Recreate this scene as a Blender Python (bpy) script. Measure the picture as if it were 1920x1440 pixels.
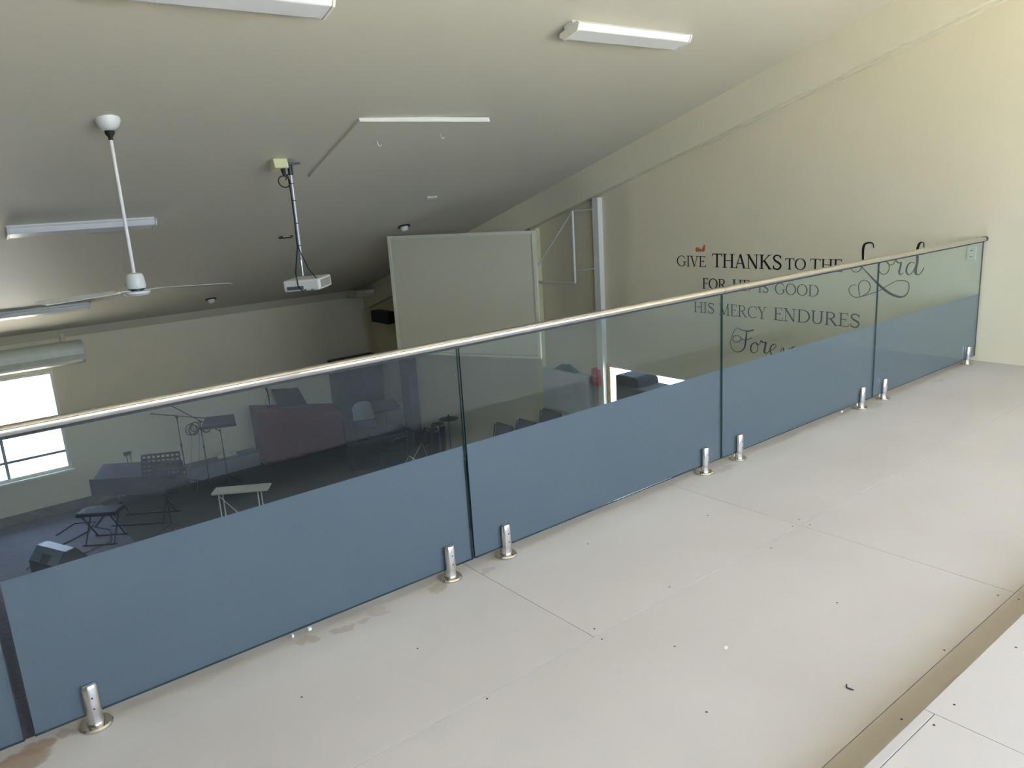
import bpy, math, random
from mathutils import Vector, Matrix
random.seed(4)
S = bpy.context.scene
COL = S.collection
for o in list(bpy.data.objects): bpy.data.objects.remove(o)
R = math.radians

# ------------------------------------------------------------------ camera, world, exposure
cam = bpy.data.cameras.new('camera'); cam.sensor_width = 36; cam.lens = 1459.2/1920*36
cam.clip_start = 0.05; cam.clip_end = 300
co = bpy.data.objects.new('camera', cam); COL.objects.link(co)
yaw, pitch, roll = 0.66324, -0.23696, -0.061735
fwd = Vector((math.sin(yaw)*math.cos(pitch), math.cos(yaw)*math.cos(pitch), math.sin(pitch)))
rt = fwd.cross(Vector((0, 0, 1))).normalized(); up = rt.cross(fwd)
r2 = rt*math.cos(roll)+up*math.sin(roll); u2 = -rt*math.sin(roll)+up*math.cos(roll)
M = Matrix((r2, u2, -fwd)).transposed().to_4x4(); M.translation = (0, 0, 1.63)
co.matrix_world = M
S.camera = co
w = bpy.data.worlds.new('world'); S.world = w; w.use_nodes = True
bg = w.node_tree.nodes['Background']
bg.inputs[0].default_value = (0.62, 0.75, 1.0, 1); bg.inputs[1].default_value = 6.0
S.view_settings.view_transform = 'Standard'; S.view_settings.look = 'None'
S.view_settings.gamma = 1; S.view_settings.use_curve_mapping = False
S.view_settings.exposure = 1.0
sl = bpy.data.lights.new('sun', 'SUN'); sl.energy = 30; sl.angle = R(0.53); sl.color = (1.0, 0.90, 0.74)
so = bpy.data.objects.new('sun', sl); COL.objects.link(so); so.rotation_euler = (R(-2), R(14), 0)   # high sun, lights the ground outside

def portal(name, loc, rot, sx, sy):
    l = bpy.data.lights.new(name, 'AREA'); l.shape = 'RECTANGLE'; l.size = sx; l.size_y = sy
    l.cycles.is_portal = True
    o = bpy.data.objects.new(name, l); COL.objects.link(o); o.location = loc; o.rotation_euler = rot
HZ = -2.81          # hall floor
XW = 7.22           # right wall
YF = 13.6           # far wall
YB = -1.8           # back wall of the gallery
XL = -6.5           # left wall
SL = 0.297          # ceiling slope
def cz(y): return 0.15+SL*(13.25-y)
BW = [(-0.9, 2.6), (3.1, 7.14)]      # windows in the back wall
BZ = (0.55, 2.8)
for a, b in BW: portal('daylight_portal', ((a+b)/2, YB-0.05, sum(BZ)/2), (R(90), 0, 0), b-a, BZ[1]-BZ[0])
FW = [(0.30, 1.71)]
FZ = (-2.14, -0.55)
for a, b in FW: portal('daylight_portal', ((a+b)/2, YF+0.05, sum(FZ)/2), (R(-90), 0, 0), b-a, FZ[1]-FZ[0])
portal('daylight_portal', (XW+0.06, 6.42, -1.72), (0, R(90), 0), 2.15, 1.4)

# ------------------------------------------------------------------ materials
MATS = {}
def mat(name, col, rough=0.6, metal=0.0, var=0.06, scale=6.0, bump=0.0, bscale=60.0, spec=0.5, coat=0.0):
    if name in MATS: return MATS[name]
    m = bpy.data.materials.new(name); m.use_nodes = True
    nt = m.node_tree; N = nt.nodes; L = nt.links; p = N['Principled BSDF']
    tc = N.new('ShaderNodeTexCoord'); nz = N.new('ShaderNodeTexNoise')
    nz.inputs['Scale'].default_value = scale; nz.inputs['Detail'].default_value = 4
    L.new(tc.outputs['Object'], nz.inputs['Vector'])
    rp = N.new('ShaderNodeValToRGB')
    rp.color_ramp.elements[0].position = 0.3; rp.color_ramp.elements[1].position = 0.7
    rp.color_ramp.elements[0].color = tuple(max(0, c*(1-var)) for c in col)+(1,)
    rp.color_ramp.elements[1].color = tuple(min(1, c*(1+var)) for c in col)+(1,)
    L.new(nz.outputs['Fac'], rp.inputs['Fac']); L.new(rp.outputs['Color'], p.inputs['Base Color'])
    p.inputs['Roughness'].default_value = rough; p.inputs['Metallic'].default_value = metal
    p.inputs['Specular IOR Level'].default_value = spec; p.inputs['Coat Weight'].default_value = coat
    if bump:
        n2 = N.new('ShaderNodeTexNoise'); n2.inputs['Scale'].default_value = bscale; n2.inputs['Detail'].default_value = 3
        L.new(tc.outputs['Object'], n2.inputs['Vector'])
        b = N.new('ShaderNodeBump'); b.inputs['Strength'].default_value = bump; b.inputs['Distance'].default_value = 0.004
        L.new(n2.outputs['Fac'], b.inputs['Height']); L.new(b.outputs['Normal'], p.inputs['Normal'])
    MATS[name] = m; return m

WALL = mat('cream_wall_paint', (0.71, 0.645, 0.46), 0.55, var=0.015, scale=1.5, bump=0.08, bscale=120)
CEIL = mat('ceiling_paint', (0.65, 0.615, 0.49), 0.6, var=0.012, scale=1.0)
BEAM = mat('beam_paint', (0.71, 0.66, 0.49), 0.5, var=0.02, scale=1.5)
WHITE = mat('white_enamel', (0.76, 0.74, 0.66), 0.35, var=0.03)
CREAM = mat('cream_plastic', (0.72, 0.70, 0.40), 0.4, var=0.03)
TRIMP = mat('pale_trim_paint', (0.55, 0.51, 0.36), 0.4, var=0.02)
STEEL = mat('polished_stainless', (0.62, 0.60, 0.57), 0.13, 1.0, var=0.05, scale=25)
STEELB = mat('brushed_stainless', (0.66, 0.63, 0.60), 0.24, 1.0, var=0.05, scale=40)
BLACK = mat('black_metal', (0.018, 0.018, 0.02), 0.4, var=0.15)
RUBBER = mat('black_rubber', (0.012, 0.012, 0.013), 0.6, var=0.1)
FABRIC = mat('charcoal_fabric', (0.045, 0.045, 0.055), 0.9, var=0.2, scale=30, bump=0.2, bscale=300)
GREYCL = mat('slate_cloth', (0.04, 0.042, 0.058), 0.85, var=0.15, scale=8, bump=0.3, bscale=40)
MAROON = mat('maroon_cloth', (0.13, 0.012, 0.022), 0.9, var=0.12, scale=5)
CARPET = mat('blue_grey_carpet', (0.11, 0.11, 0.145), 0.95, var=0.18, scale=20, bump=0.4, bscale=400)
STAGE = mat('dark_stage_carpet', (0.035, 0.034, 0.032), 0.85, var=0.2, scale=3, bump=0.3, bscale=300)
BROWNT = mat('brown_skirting', (0.14, 0.12, 0.10), 0.5, var=0.2, scale=9)
BOARDM = mat('screen_panel_white', (0.63, 0.59, 0.43), 0.5, var=0.015, scale=1)
INK = mat('black_vinyl', (0.008, 0.008, 0.010), 0.35, var=0.1)
ORANGE = mat('orange_vinyl', (0.62, 0.16, 0.03), 0.4, var=0.35, scale=60)
RED = mat('red_enamel', (0.42, 0.03, 0.04), 0.35, var=0.08)
TAN = mat('pine_jamb', (0.55, 0.38, 0.22), 0.5, var=0.2, scale=12)
GROUND = mat('pale_gravel', (0.56, 0.55, 0.51), 0.9, var=0.2, scale=4)
DARKBR = mat('dark_brown_laminate', (0.03, 0.025, 0.02), 0.5, var=0.2)
SLAB = mat('slab_edge_paint', (0.45, 0.44, 0.40), 0.7, var=0.05)
SPK = mat('speaker_grille', (0.02, 0.021, 0.023), 0.7, var=0.3, scale=90)
BLUEREFL = mat('blue_reflection_tone', (0.10, 0.19, 0.32), 0.35, var=0.1, scale=20)  # colour of the blue reflection painted on the stage monitor
CABLE = mat('grey_cable', (0.10, 0.11, 0.11), 0.5)

def glass_mat(name, tint, ior=1.45, rough=0.0):
    m = bpy.data.materials.new(name); m.use_nodes = True; nt = m.node_tree; N = nt.nodes; L = nt.links
    N.remove(N['Principled BSDF']); out = N['Material Output']
    tr = N.new('ShaderNodeBsdfTransparent'); tr.inputs[0].default_value = (*tint, 1)
    gl = N.new('ShaderNodeBsdfGlossy'); gl.inputs['Roughness'].default_value = rough
    gl.inputs[0].default_value = (0.92, 0.97, 1.0, 1)
    lw = N.new('ShaderNodeLayerWeight'); lw.inputs[0].default_value = 0.5      # facing = 1-cos: Schlick reflectance, the same on both faces
    pw = N.new('ShaderNodeMath'); pw.operation = 'POWER'; L.new(lw.outputs['Facing'], pw.inputs[0]); pw.inputs[1].default_value = 5.0
    fr = N.new('ShaderNodeMath'); fr.operation = 'MULTIPLY_ADD'; L.new(pw.outputs[0], fr.inputs[0]); fr.inputs[1].default_value = 0.96; fr.inputs[2].default_value = 0.018
    nz = N.new('ShaderNodeTexNoise'); nz.inputs['Scale'].default_value = 2.5
    df = N.new('ShaderNodeBsdfDiffuse'); df.inputs[0].default_value = (0.62, 0.68, 0.70, 1)
    mr = N.new('ShaderNodeMapRange'); mr.inputs['To Min'].default_value = 0.004; mr.inputs['To Max'].default_value = 0.012
    L.new(nz.outputs['Fac'], mr.inputs['Value'])
    mx0 = N.new('ShaderNodeMixShader'); L.new(mr.outputs[0], mx0.inputs[0]); L.new(tr.outputs[0], mx0.inputs[1]); L.new(df.outputs[0], mx0.inputs[2])
    mx = N.new('ShaderNodeMixShader'); L.new(fr.outputs[0], mx.inputs[0]); L.new(mx0.outputs[0], mx.inputs[1]); L.new(gl.outputs[0], mx.inputs[2])
    L.new(mx.outputs[0], out.inputs[0]); return m
GLASS = glass_mat('tinted_balustrade_glass', (0.89, 0.945, 0.95))
PANE = glass_mat('window_glass', (0.97, 0.98, 0.98))
GEDGE = mat('green_glass_edge', (0.012, 0.060, 0.055), 0.15, var=0.1)
def film_mat():
    m = bpy.data.materials.new('frosted_privacy_film'); m.use_nodes = True; nt = m.node_tree; N = nt.nodes; L = nt.links
    N.remove(N['Principled BSDF']); out = N['Material Output']
    df = N.new('ShaderNodeBsdfDiffuse'); tl = N.new('ShaderNodeBsdfTranslucent')
    nz = N.new('ShaderNodeTexNoise'); nz.inputs['Scale'].default_value = 3; nz.inputs['Detail'].default_value = 5
    tc = N.new('ShaderNodeTexCoord'); L.new(tc.outputs['Object'], nz.inputs['Vector'])
    rp = N.new('ShaderNodeValToRGB'); rp.color_ramp.elements[0].color = (0.19, 0.195, 0.22, 1); rp.color_ramp.elements[1].color = (0.205, 0.21, 0.237, 1)
    L.new(nz.outputs['Fac'], rp.inputs[0]); L.new(rp.outputs[0], df.inputs[0]); L.new(rp.outputs[0], tl.inputs[0])
    mx = N.new('ShaderNodeMixShader'); mx.inputs[0].default_value = 0.45
    L.new(df.outputs[0], mx.inputs[1]); L.new(tl.outputs[0], mx.inputs[2])
    gl = N.new('ShaderNodeBsdfGlossy'); gl.inputs['Roughness'].default_value = 0.35
    m2 = N.new('ShaderNodeMixShader'); lw = N.new('ShaderNodeLayerWeight'); lw.inputs[0].default_value = 0.5
    pw = N.new('ShaderNodeMath'); pw.operation = 'POWER'; L.new(lw.outputs['Facing'], pw.inputs[0]); pw.inputs[1].default_value = 4.0
    fa = N.new('ShaderNodeMath'); fa.operation = 'MULTIPLY_ADD'; L.new(pw.outputs[0], fa.inputs[0]); fa.inputs[1].default_value = 1.1; fa.inputs[2].default_value = 0.04
    L.new(fa.outputs[0], m2.inputs[0])
    L.new(mx.outputs[0], m2.inputs[1]); L.new(gl.outputs[0], m2.inputs[2])
    L.new(m2.outputs[0], out.inputs[0]); return m
FILM = film_mat()

def floor_mat():
    m = bpy.data.materials.new('sealed_particle_board'); m.use_nodes = True; nt = m.node_tree; N = nt.nodes; L = nt.links
    p = N['Principled BSDF']; geo = N.new('ShaderNodeNewGeometry')
    oi = N.new('ShaderNodeObjectInfo')
    def noise(sc, det=4):
        n = N.new('ShaderNodeTexNoise'); n.inputs['Scale'].default_value = sc; n.inputs['Detail'].default_value = det
        L.new(geo.outputs['Position'], n.inputs['Vector']); return n
    n1 = noise(1.3); n2 = noise(90, 2); n3 = noise(9, 6)
    rp = N.new('ShaderNodeValToRGB'); rp.color_ramp.elements[0].position = 0.3; rp.color_ramp.elements[1].position = 0.72
    rp.color_ramp.elements[0].color = (0.485, 0.44, 0.40, 1); rp.color_ramp.elements[1].color = (0.53, 0.485, 0.445, 1)
    L.new(n1.outputs['Fac'], rp.inputs[0])
    def mix(fac, a, b, mode='MIX'):
        x = N.new('ShaderNodeMix'); x.data_type = 'RGBA'; x.blend_type = mode
        if isinstance(fac, float): x.inputs[0].default_value = fac
        else: L.new(fac, x.inputs[0])
        L.new(a, x.inputs[6])
        if isinstance(b, tuple): x.inputs[7].default_value = (*b, 1)
        else: L.new(b, x.inputs[7])
        return x.outputs[2]
    # a slight tone of its own for every board
    mr = N.new('ShaderNodeMapRange'); mr.inputs['To Min'].default_value = 0.955; mr.inputs['To Max'].default_value = 1.03
    L.new(oi.outputs['Random'], mr.inputs['Value'])
    cmb = N.new('ShaderNodeCombineColor'); [L.new(mr.outputs[0], cmb.inputs[i]) for i in range(3)]
    c = mix(1.0, rp.outputs[0], cmb.outputs[0], 'MULTIPLY')
    sp = N.new('ShaderNodeMapRange'); sp.inputs['From Min'].default_value = 0.62; sp.inputs['From Max'].default_value = 0.75; sp.inputs['To Max'].default_value = 0.18
    L.new(n2.outputs['Fac'], sp.inputs['Value'])
    c = mix(sp.outputs[0], c, (0.40, 0.36, 0.31))
    sm = N.new('ShaderNodeMapRange'); sm.inputs['From Min'].default_value = 0.66; sm.inputs['From Max'].default_value = 0.78; sm.inputs['To Max'].default_value = 0.22
    L.new(n3.outputs['Fac'], sm.inputs['Value'])
    c = mix(sm.outputs[0], c, (0.36, 0.34, 0.32))
    # grime strip along the glass line
    sep = N.new('ShaderNodeSeparateXYZ'); L.new(geo.outputs['Position'], sep.inputs[0])
    gr = N.new('ShaderNodeMapRange'); gr.inputs['From Min'].default_value = 2.52; gr.inputs['From Max'].default_value = 2.70; gr.inputs['To Max'].default_value = 0.75
    L.new(sep.outputs[1], gr.inputs['Value'])
    n5 = noise(6, 5); mu = N.new('ShaderNodeMath'); mu.operation = 'MULTIPLY'; L.new(gr.outputs[0], mu.inputs[0]); L.new(n5.outputs['Fac'], mu.inputs[1])
    c = mix(mu.outputs[0], c, (0.33, 0.30, 0.24))
    # stains: cx, cy, radius x, radius y, strength
    nd = noise(14, 5)
    vs = N.new('ShaderNodeVectorMath'); vs.operation = 'SUBTRACT'; L.new(nd.outputs['Color'], vs.inputs[0]); vs.inputs[1].default_value = (0.5, 0.5, 0.5)
    vm = N.new('ShaderNodeVectorMath'); vm.operation = 'SCALE'; L.new(vs.outputs[0], vm.inputs[0]); vm.inputs['Scale'].default_value = 0.11
    va = N.new('ShaderNodeVectorMath'); va.operation = 'ADD'; L.new(geo.outputs['Position'], va.inputs[0]); L.new(vm.outputs[0], va.inputs[1])
    for sx, sy, rx, ry, st, colr in [(0.03, 2.66, 0.085, 0.05, 0.8, (0.27, 0.18, 0.12)), (-0.05, 2.60, 0.06, 0.03, 0.8, (0.27, 0.18, 0.12)), (0.085, 2.70, 0.05, 0.035, 0.75, (0.27, 0.18, 0.12)),
                                     (0.175, 2.715, 0.03, 0.028, 0.6, (0.30, 0.24, 0.17)), (1.0, 2.67, 0.05, 0.03, 0.6, (0.30, 0.24, 0.17)),
                                     (1.14, 2.64, 0.05, 0.022, 0.55, (0.30, 0.24, 0.17)), (1.23, 2.64, 0.03, 0.02, 0.5, (0.32, 0.25, 0.19)), (1.31, 2.66, 0.04, 0.03, 0.4, (0.32, 0.24, 0.20)),
                                     (1.60, 2.655, 0.05, 0.035, 0.6, (0.26, 0.22, 0.14)), (1.98, 2.70, 0.06, 0.04, 0.6, (0.28, 0.26, 0.17)), (1.85, 2.63, 0.04, 0.02, 0.5, (0.3, 0.28, 0.23)),
                                     (3.62, 2.64, 0.09, 0.03, 0.6, (0.30, 0.27, 0.23)), (3.50, 2.68, 0.05, 0.04, 0.5, (0.30, 0.27, 0.23)), (5.38, 2.66, 0.1, 0.05, 0.5, (0.3, 0.28, 0.24)), (6.35, 2.62, 0.08, 0.02, 0.4, (0.3, 0.28, 0.24))]:
        s1 = N.new('ShaderNodeVectorMath'); s1.operation = 'SUBTRACT'; L.new(va.outputs[0], s1.inputs[0]); s1.inputs[1].default_value = (sx, sy, 0)
        s2 = N.new('ShaderNodeVectorMath'); s2.operation = 'MULTIPLY'; L.new(s1.outputs[0], s2.inputs[0]); s2.inputs[1].default_value = (1/rx, 1/ry, 0)
        ln = N.new('ShaderNodeVectorMath'); ln.operation = 'LENGTH'; L.new(s2.outputs[0], ln.inputs[0])
        q = N.new('ShaderNodeMapRange'); q.inputs['From Min'].default_value = 1.12; q.inputs['From Max'].default_value = 0.85; q.inputs['To Max'].default_value = st
        L.new(ln.outputs['Value'], q.inputs['Value'])
        c = mix(q.outputs[0], c, colr)
    L.new(c, p.inputs['Base Color']); p.inputs['Roughness'].default_value = 0.55
    b = N.new('ShaderNodeBump'); b.inputs['Strength'].default_value = 0.12; b.inputs['Distance'].default_value = 0.002
    L.new(n2.outputs['Fac'], b.inputs['Height']); L.new(b.outputs['Normal'], p.inputs['Normal'])
    return m
FLOORM = floor_mat()

# ------------------------------------------------------------------ mesh helpers
class MB:
    def __init__(s): s.v = []; s.f = []; s.mi = []
    def add(s, vs, fs, mi=0):
        n = len(s.v); s.v += [tuple(p) for p in vs]; s.f += [tuple(i+n for i in f) for f in fs]; s.mi += [mi]*len(fs); return s
    def box(s, a, b, mi=0):
        x0, y0, z0 = a; x1, y1, z1 = b
        return s.add([(x0,y0,z0),(x1,y0,z0),(x1,y1,z0),(x0,y1,z0),(x0,y0,z1),(x1,y0,z1),(x1,y1,z1),(x0,y1,z1)],
                     [(0,3,2,1),(4,5,6,7),(0,1,5,4),(1,2,6,5),(2,3,7,6),(3,0,4,7)], mi)
    def hexa(s, p, mi=0):     # eight corners: bottom ring then top ring
        return s.add(p, [(0,3,2,1),(4,5,6,7),(0,1,5,4),(1,2,6,5),(2,3,7,6),(3,0,4,7)], mi)
    def prism(s, poly, ax, a, b, mi=0):   # poly of 2D points extruded along axis ax
        def P3(p, t):
            return {0: (t, p[0], p[1]), 1: (p[0], t, p[1]), 2: (p[0], p[1], t)}[ax]
        n = len(poly); vs = [P3(p, a) for p in poly]+[P3(p, b) for p in poly]
        fs = [tuple(range(n))[::-1], tuple(range(n, 2*n))]+[(i, (i+1) % n, n+(i+1) % n, n+i) for i in range(n)]
        return s.add(vs, fs, mi)
    def tube(s, pts, r, n=8, mi=0, cap=True):
        pts = [Vector(p) for p in pts]; k = len(pts); rs = r if isinstance(r, (list, tuple)) else [r]*k
        prev = None; rings = []
        for i, p in enumerate(pts):
            t = (pts[min(i+1, k-1)]-pts[max(i-1, 0)]).normalized()
            if prev is None:
                a = Vector((0, 0, 1)) if abs(t.z) < 0.9 else Vector((1, 0, 0)); prev = t.cross(a).normalized()
            prev = (prev-t*prev.dot(t)).normalized(); q = t.cross(prev)
            rings.append([p+(prev*math.cos(2*math.pi*j/n)+q*math.sin(2*math.pi*j/n))*rs[i] for j in range(n)])
        vs = [v for rg in rings for v in rg]; fs = []
        for i in range(k-1):
            for j in range(n): fs.append((i*n+j, i*n+(j+1) % n, (i+1)*n+(j+1) % n, (i+1)*n+j))
        if cap: fs += [tuple(range(n))[::-1], tuple((k-1)*n+j for j in range(n))]
        return s.add(vs, fs, mi)
    def lathe(s, prof, c=(0, 0, 0), n=24, mi=0):      # prof: (r, z)
        vs = []; fs = []; k = len(prof)
        for r, z in prof:
            for j in range(n):
                a = 2*math.pi*j/n; vs.append((c[0]+r*math.cos(a), c[1]+r*math.sin(a), c[2]+z))
        for i in range(k-1):
            for j in range(n): fs.append((i*n+j, i*n+(j+1) % n, (i+1)*n+(j+1) % n, (i+1)*n+j))
        fs += [tuple(range(n))[::-1], tuple((k-1)*n+j for j in range(n))]
        return s.add(vs, fs, mi)
    def build(s, name, m, parent=None, loc=None, bevel=0, smooth=False, rot=None):
        me = bpy.data.meshes.new(name); me.from_pydata(s.v, [], s.f)
        for mm in (m if isinstance(m, (list, tuple)) else [m]): me.materials.append(mm)
        me.polygons.foreach_set('material_index', s.mi)
        if smooth:
            me.polygons.foreach_set('use_smooth', [True]*len(s.f))
        me.update()
        if smooth:
            try: me.set_sharp_from_angle(angle=R(40))
            except Exception: pass
        o = bpy.data.objects.new(name, me); COL.objects.link(o)
        if parent: o.parent = parent
        if loc: o.location = loc
        if rot: o.rotation_euler = rot
        if bevel:
            b = o.modifiers.new('bevel', 'BEVEL'); b.width = bevel; b.segments = 2; b.limit_method = 'ANGLE'
        return o
def tag(o, label=None, cat=None, group=None, kind=None):
    for k, v in (('label', label), ('category', cat), ('group', group), ('kind', kind)):
        if v: o[k] = v
    return o
def thing(name, label, cat, loc=(0, 0, 0), rot=(0, 0, 0), group=None):
    o = bpy.data.objects.new(name, None); COL.objects.link(o); o.empty_display_size = 0.1
    o.location = loc; o.rotation_euler = rot; return tag(o, label, cat, group)
def struct(o, label=None, cat=None): return tag(o, label, cat, None, 'structure')
def copy_tree(o, parent=None):
    c = o.copy(); COL.objects.link(c); c.parent = parent
    for ch in list(o.children): copy_tree(ch, c)
    return c

# ------------------------------------------------------------------ setting
# hall floor and carpets
struct(MB().box((XL-0.2, 2.0, HZ-0.15), (XW+0.2, YF+0.2, HZ)).build('floor', CARPET), 'blue-grey carpeted hall floor far below the gallery', 'floor')
struct(MB().box((2.02, 8.3, HZ), (XW-0.002, YF-0.002, HZ+0.02)).build('floor', STAGE), 'dark carpeted stage area of the hall floor under the music stands', 'floor')
# ground outside
struct(MB().box((-40, -40, HZ-0.35), (60, 60, HZ-0.2)).build('ground', GROUND), 'pale ground outside the building', 'ground')

struct(MB().box((XW+0.2, 3.0, 0.02), (XW+3.2, 15.5, 0.12)).box((XW+3.05, 4.0, HZ-0.2), (XW+3.15, 4.1, 0.02)).box((XW+3.05, 15.0, HZ-0.2), (XW+3.15, 15.1, 0.02)).build('shade_roof', DARKBR), 'unseen dark canopy added to shade the black object outside the side doorway', 'shade_roof')  # added out of view to keep sun and sky off the covered barbecue
# right wall with door opening (y 5.72..7.12, top -0.63)
dy0, dy1, dz = 5.72, 7.12, -0.63
b = MB()
def wseg(y0, y1, z0):
    b.prism([(y0, z0), (y1, z0), (y1, cz(y1)+0.05), (y0, cz(y0)+0.05)], 0, XW, XW+0.09)
wseg(YB-0.2, dy0, HZ-0.2); wseg(dy0, dy1, dz); wseg(dy1, YF+0.2, HZ-0.2)
struct(b.build('wall_right', WALL), 'cream painted side wall on the right under the sloping ceiling', 'wall')
# left wall
struct(MB().prism([(YB-0.2, HZ-0.2), (YF+0.2, HZ-0.2), (YF+0.2, cz(YF+0.2)+0.05), (YB-0.2, cz(YB-0.2)+0.05)], 0, XL-0.2, XL).build('wall_left', WALL), 'cream painted side wall on the left', 'wall')
# far wall with window openings
def wall_with_windows(name, y0, y1, ztop, zbot, wins, wz, label):
    b = MB(); xs = sorted(wins); cur = XL
    for a, c in xs:
        b.box((cur, y0, zbot), (a, y1, ztop)); b.box((a, y0, zbot), (c, y1, wz[0])); b.box((a, y0, wz[1]), (c, y1, ztop)); cur = c
    b.box((cur, y0, zbot), (XW, y1, ztop))
    return struct(b.build(name, WALL), label, 'wall')
wall_with_windows('wall_far', YF, YF+0.2, cz(YF)-0.002, HZ-0.2, FW, FZ, 'cream far wall of the hall with a bright window at the left')
wall_with_windows('wall_back', YB-0.2, YB, cz(YB), HZ-0.2, BW, BZ, 'cream wall behind the gallery with wide windows')
# ceiling
y0, y1 = YB-0.3, YF+0.3
struct(MB().hexa([(XL-0.2, y0, cz(y0)), (XW+0.2, y0, cz(y0)), (XW+0.2, y1, cz(y1)), (XL-0.2, y1, cz(y1)),
                  (XL-0.2, y0, cz(y0)+0.15), (XW+0.2, y0, cz(y0)+0.15), (XW+0.2, y1, cz(y1)+0.15), (XL-0.2, y1, cz(y1)+0.15)]).build('ceiling', CEIL),
       'off-white ceiling sloping down towards the far wall', 'ceiling')
# sloping boxed rafter on the right wall
ya, yb = YB+0.001, YF-0.001
p = [(ya, cz(ya)), (yb, cz(yb)), (yb, cz(yb)-0.385), (ya, cz(ya)-0.385)]
raf = struct(MB().prism(p, 0, 7.10, XW).build('trim_1', BEAM), 'pale boxed rafter sloping along the top of the right wall', 'beam')
p = [(ya, cz(ya)-0.385), (5.6, cz(5.6)-0.385), (5.6, cz(5.6)-0.395), (ya, cz(ya)-0.45)]
MB().prism(p, 0, 7.165, XW).build('cover_strip', BEAM, raf)
# cornice and skirting
struct(MB().prism([(YF, 0.03), (YF, -0.07), (YF-0.02, -0.07), (YF-0.06, cz(YF-0.06)-0.002), (YF, cz(YF)-0.002)], 0, XL, XW-0.13).build('trim_2', TRIMP), 'pale cornice where the far wall meets the ceiling', 'cornice')
struct(MB().box((XL, YF-0.03, HZ), (3.35, YF, HZ+0.15)).build('baseboard_far', BROWNT), 'brown skirting along the foot of the far wall', 'skirting')
# columns on the right wall
def column(name, y0, y1, x0, m, label):
    zt = cz(y1)-0.385 if x0 > 7.1 else cz(y1)-0.385
    return struct(MB().box((x0, y0, HZ), (XW, y1, zt)).build(name, m), label, 'column')
column('column', 7.165, 7.265, 7.14, WHITE, 'slim pale steel column on the right wall beside the lettering')
column('column', 8.40, 8.51, 7.14, CREAM, 'slim cream steel column at the right edge of the hanging white board')
column('column', 12.05, 12.35, 7.04, mat('column_shade_tone', (0.10, 0.10, 0.09), 0.6), 'shade-darkened column on the right wall under the left end of the board')  # dark base colour stands in for the shade on this column

# windows
def window(n, x0, x1, z0, z1, y, sgn, mull, trans, label):
    w_ = thing('window_%d' % n, label, 'window', (x0, y, z0)); w_['kind'] = 'structure'
    W, H = x1-x0, z1-z0; t = 0.05; d = 0.05*sgn
    ya, yb = sorted((0.02*sgn, 0.02*sgn+d))
    f = MB(); f.box((0, ya, 0), (t, yb, H)); f.box((W-t, ya, 0), (W, yb, H)); f.box((t, ya, 0), (W-t, yb, t)); f.box((t, ya, H-t), (W-t, yb, H))
    f.build('window_frame', WHITE, w_)
    xs = [t]+[m_ for m_ in mull]+[W-t]
    for m_ in mull: MB().box((m_-0.022, ya, t), (m_+0.022, yb, H-t)).build('mullion', mat('grey_aluminium', (0.30, 0.30, 0.30), 0.4, 0.6), w_)
    for i in range(len(xs)-1):
        a = xs[i]+(0.022 if i else 0); c = xs[i+1]-(0.022 if i < len(xs)-2 else 0)
        if trans: MB().box((a, ya+0.005, trans-0.02), (c, yb-0.005, trans+0.02)).build('glazing_bar', MATS['grey_aluminium'], w_)
        ym = (ya+yb)/2
        segs = [(t, trans-0.02), (trans+0.02, H-t)] if trans else [(t, H-t)]
        for s0, s1 in segs: MB().box((a, ym-0.002, s0), (c, ym+0.002, s1)).build('window_pane', PANE, w_)
    # sill and reveal lining
    ys = sorted((0, -0.04*sgn)); MB().box((-0.03, ys[0], -0.03), (W+0.03, ys[1], 0.0)).build('window_sill', WHITE, w_)
    return w_
for i, (a, c) in enumerate(FW):
    window(i+1, a, c, FZ[0], FZ[1], YF, 1, [0.56], 0.30, ['sunlit sliding window low in the far wall at the left', 'second window in the far wall, further left', 'leftmost window in the far wall'][i])
for i, (a, c) in enumerate(BW):
    window(i+2, a, c, BZ[0], BZ[1], YB, -1, [(c-a)/3, 2*(c-a)/3], None, ['left gallery window behind the viewer', 'right gallery window behind the viewer'][i])

# side door opening
d = thing('door_1', 'open side doorway in the right wall with a bright view outside', 'doorway', (XW, 0, HZ)); d['kind'] = 'structure'
MB().box((0.0, dy1-0.02, 0), (0.09, dy1, dz-HZ)).box((0.0, dy0, 0), (0.09, dy0+0.02, dz-HZ)).box((0.0, dy0+0.02, dz-HZ-0.02), (0.09, dy1-0.02, dz-HZ)).build('door_frame', WHITE, d)
MB().box((-0.018, dy1-0.02, 0), (0.0, dy1+0.04, dz-HZ+0.03)).build('architrave', TAN, d)

# gallery floor: slab, particle boards, raised tier
g = struct(MB().box((XL, YB, -0.40), (XW, 2.776, -0.019)).build('floor', SLAB), 'gallery floor of pale particle boards behind the glass balustrade', 'floor')
def fboard(x0, y0, x1, y1, zt, th=0.019):
    gp = 0.0011
    MB().box((x0+gp, y0+gp, zt-th), (x1-gp, y1-gp, zt)).build('floor_board', FLOORM, g, bevel=0.0012)
rows = [(1.911, 2.776, [XL, -5.39, -1.79, 1.81, 3.20, 6.80, XW]), (0.983, 1.911, [XL, -4.0, -0.40, 3.205, 6.81, XW]), (0.60, 0.983, [XL, -3.98, -0.37, 3.225, 6.83, XW])]
for y0, y1, xs in rows:
    for a, c in zip(xs[:-1], xs[1:]): fboard(a, y0, c, y1, 0.0)
t2 = struct(MB().box((XL, YB, -0.018), (XW, 0.8395, 0.100)).build('floor', SLAB), 'raised rear tier of the gallery floor with a low step edge', 'floor')
g = t2
fboard(XL, 0.81, 2.09, 0.84, 0.12, 0.02)
for a, c in ((XL, -5.1), (-5.1, -1.5), (-1.5, 2.09)): fboard(a, -0.11, c, 0.81, 0.12, 0.02)
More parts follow.
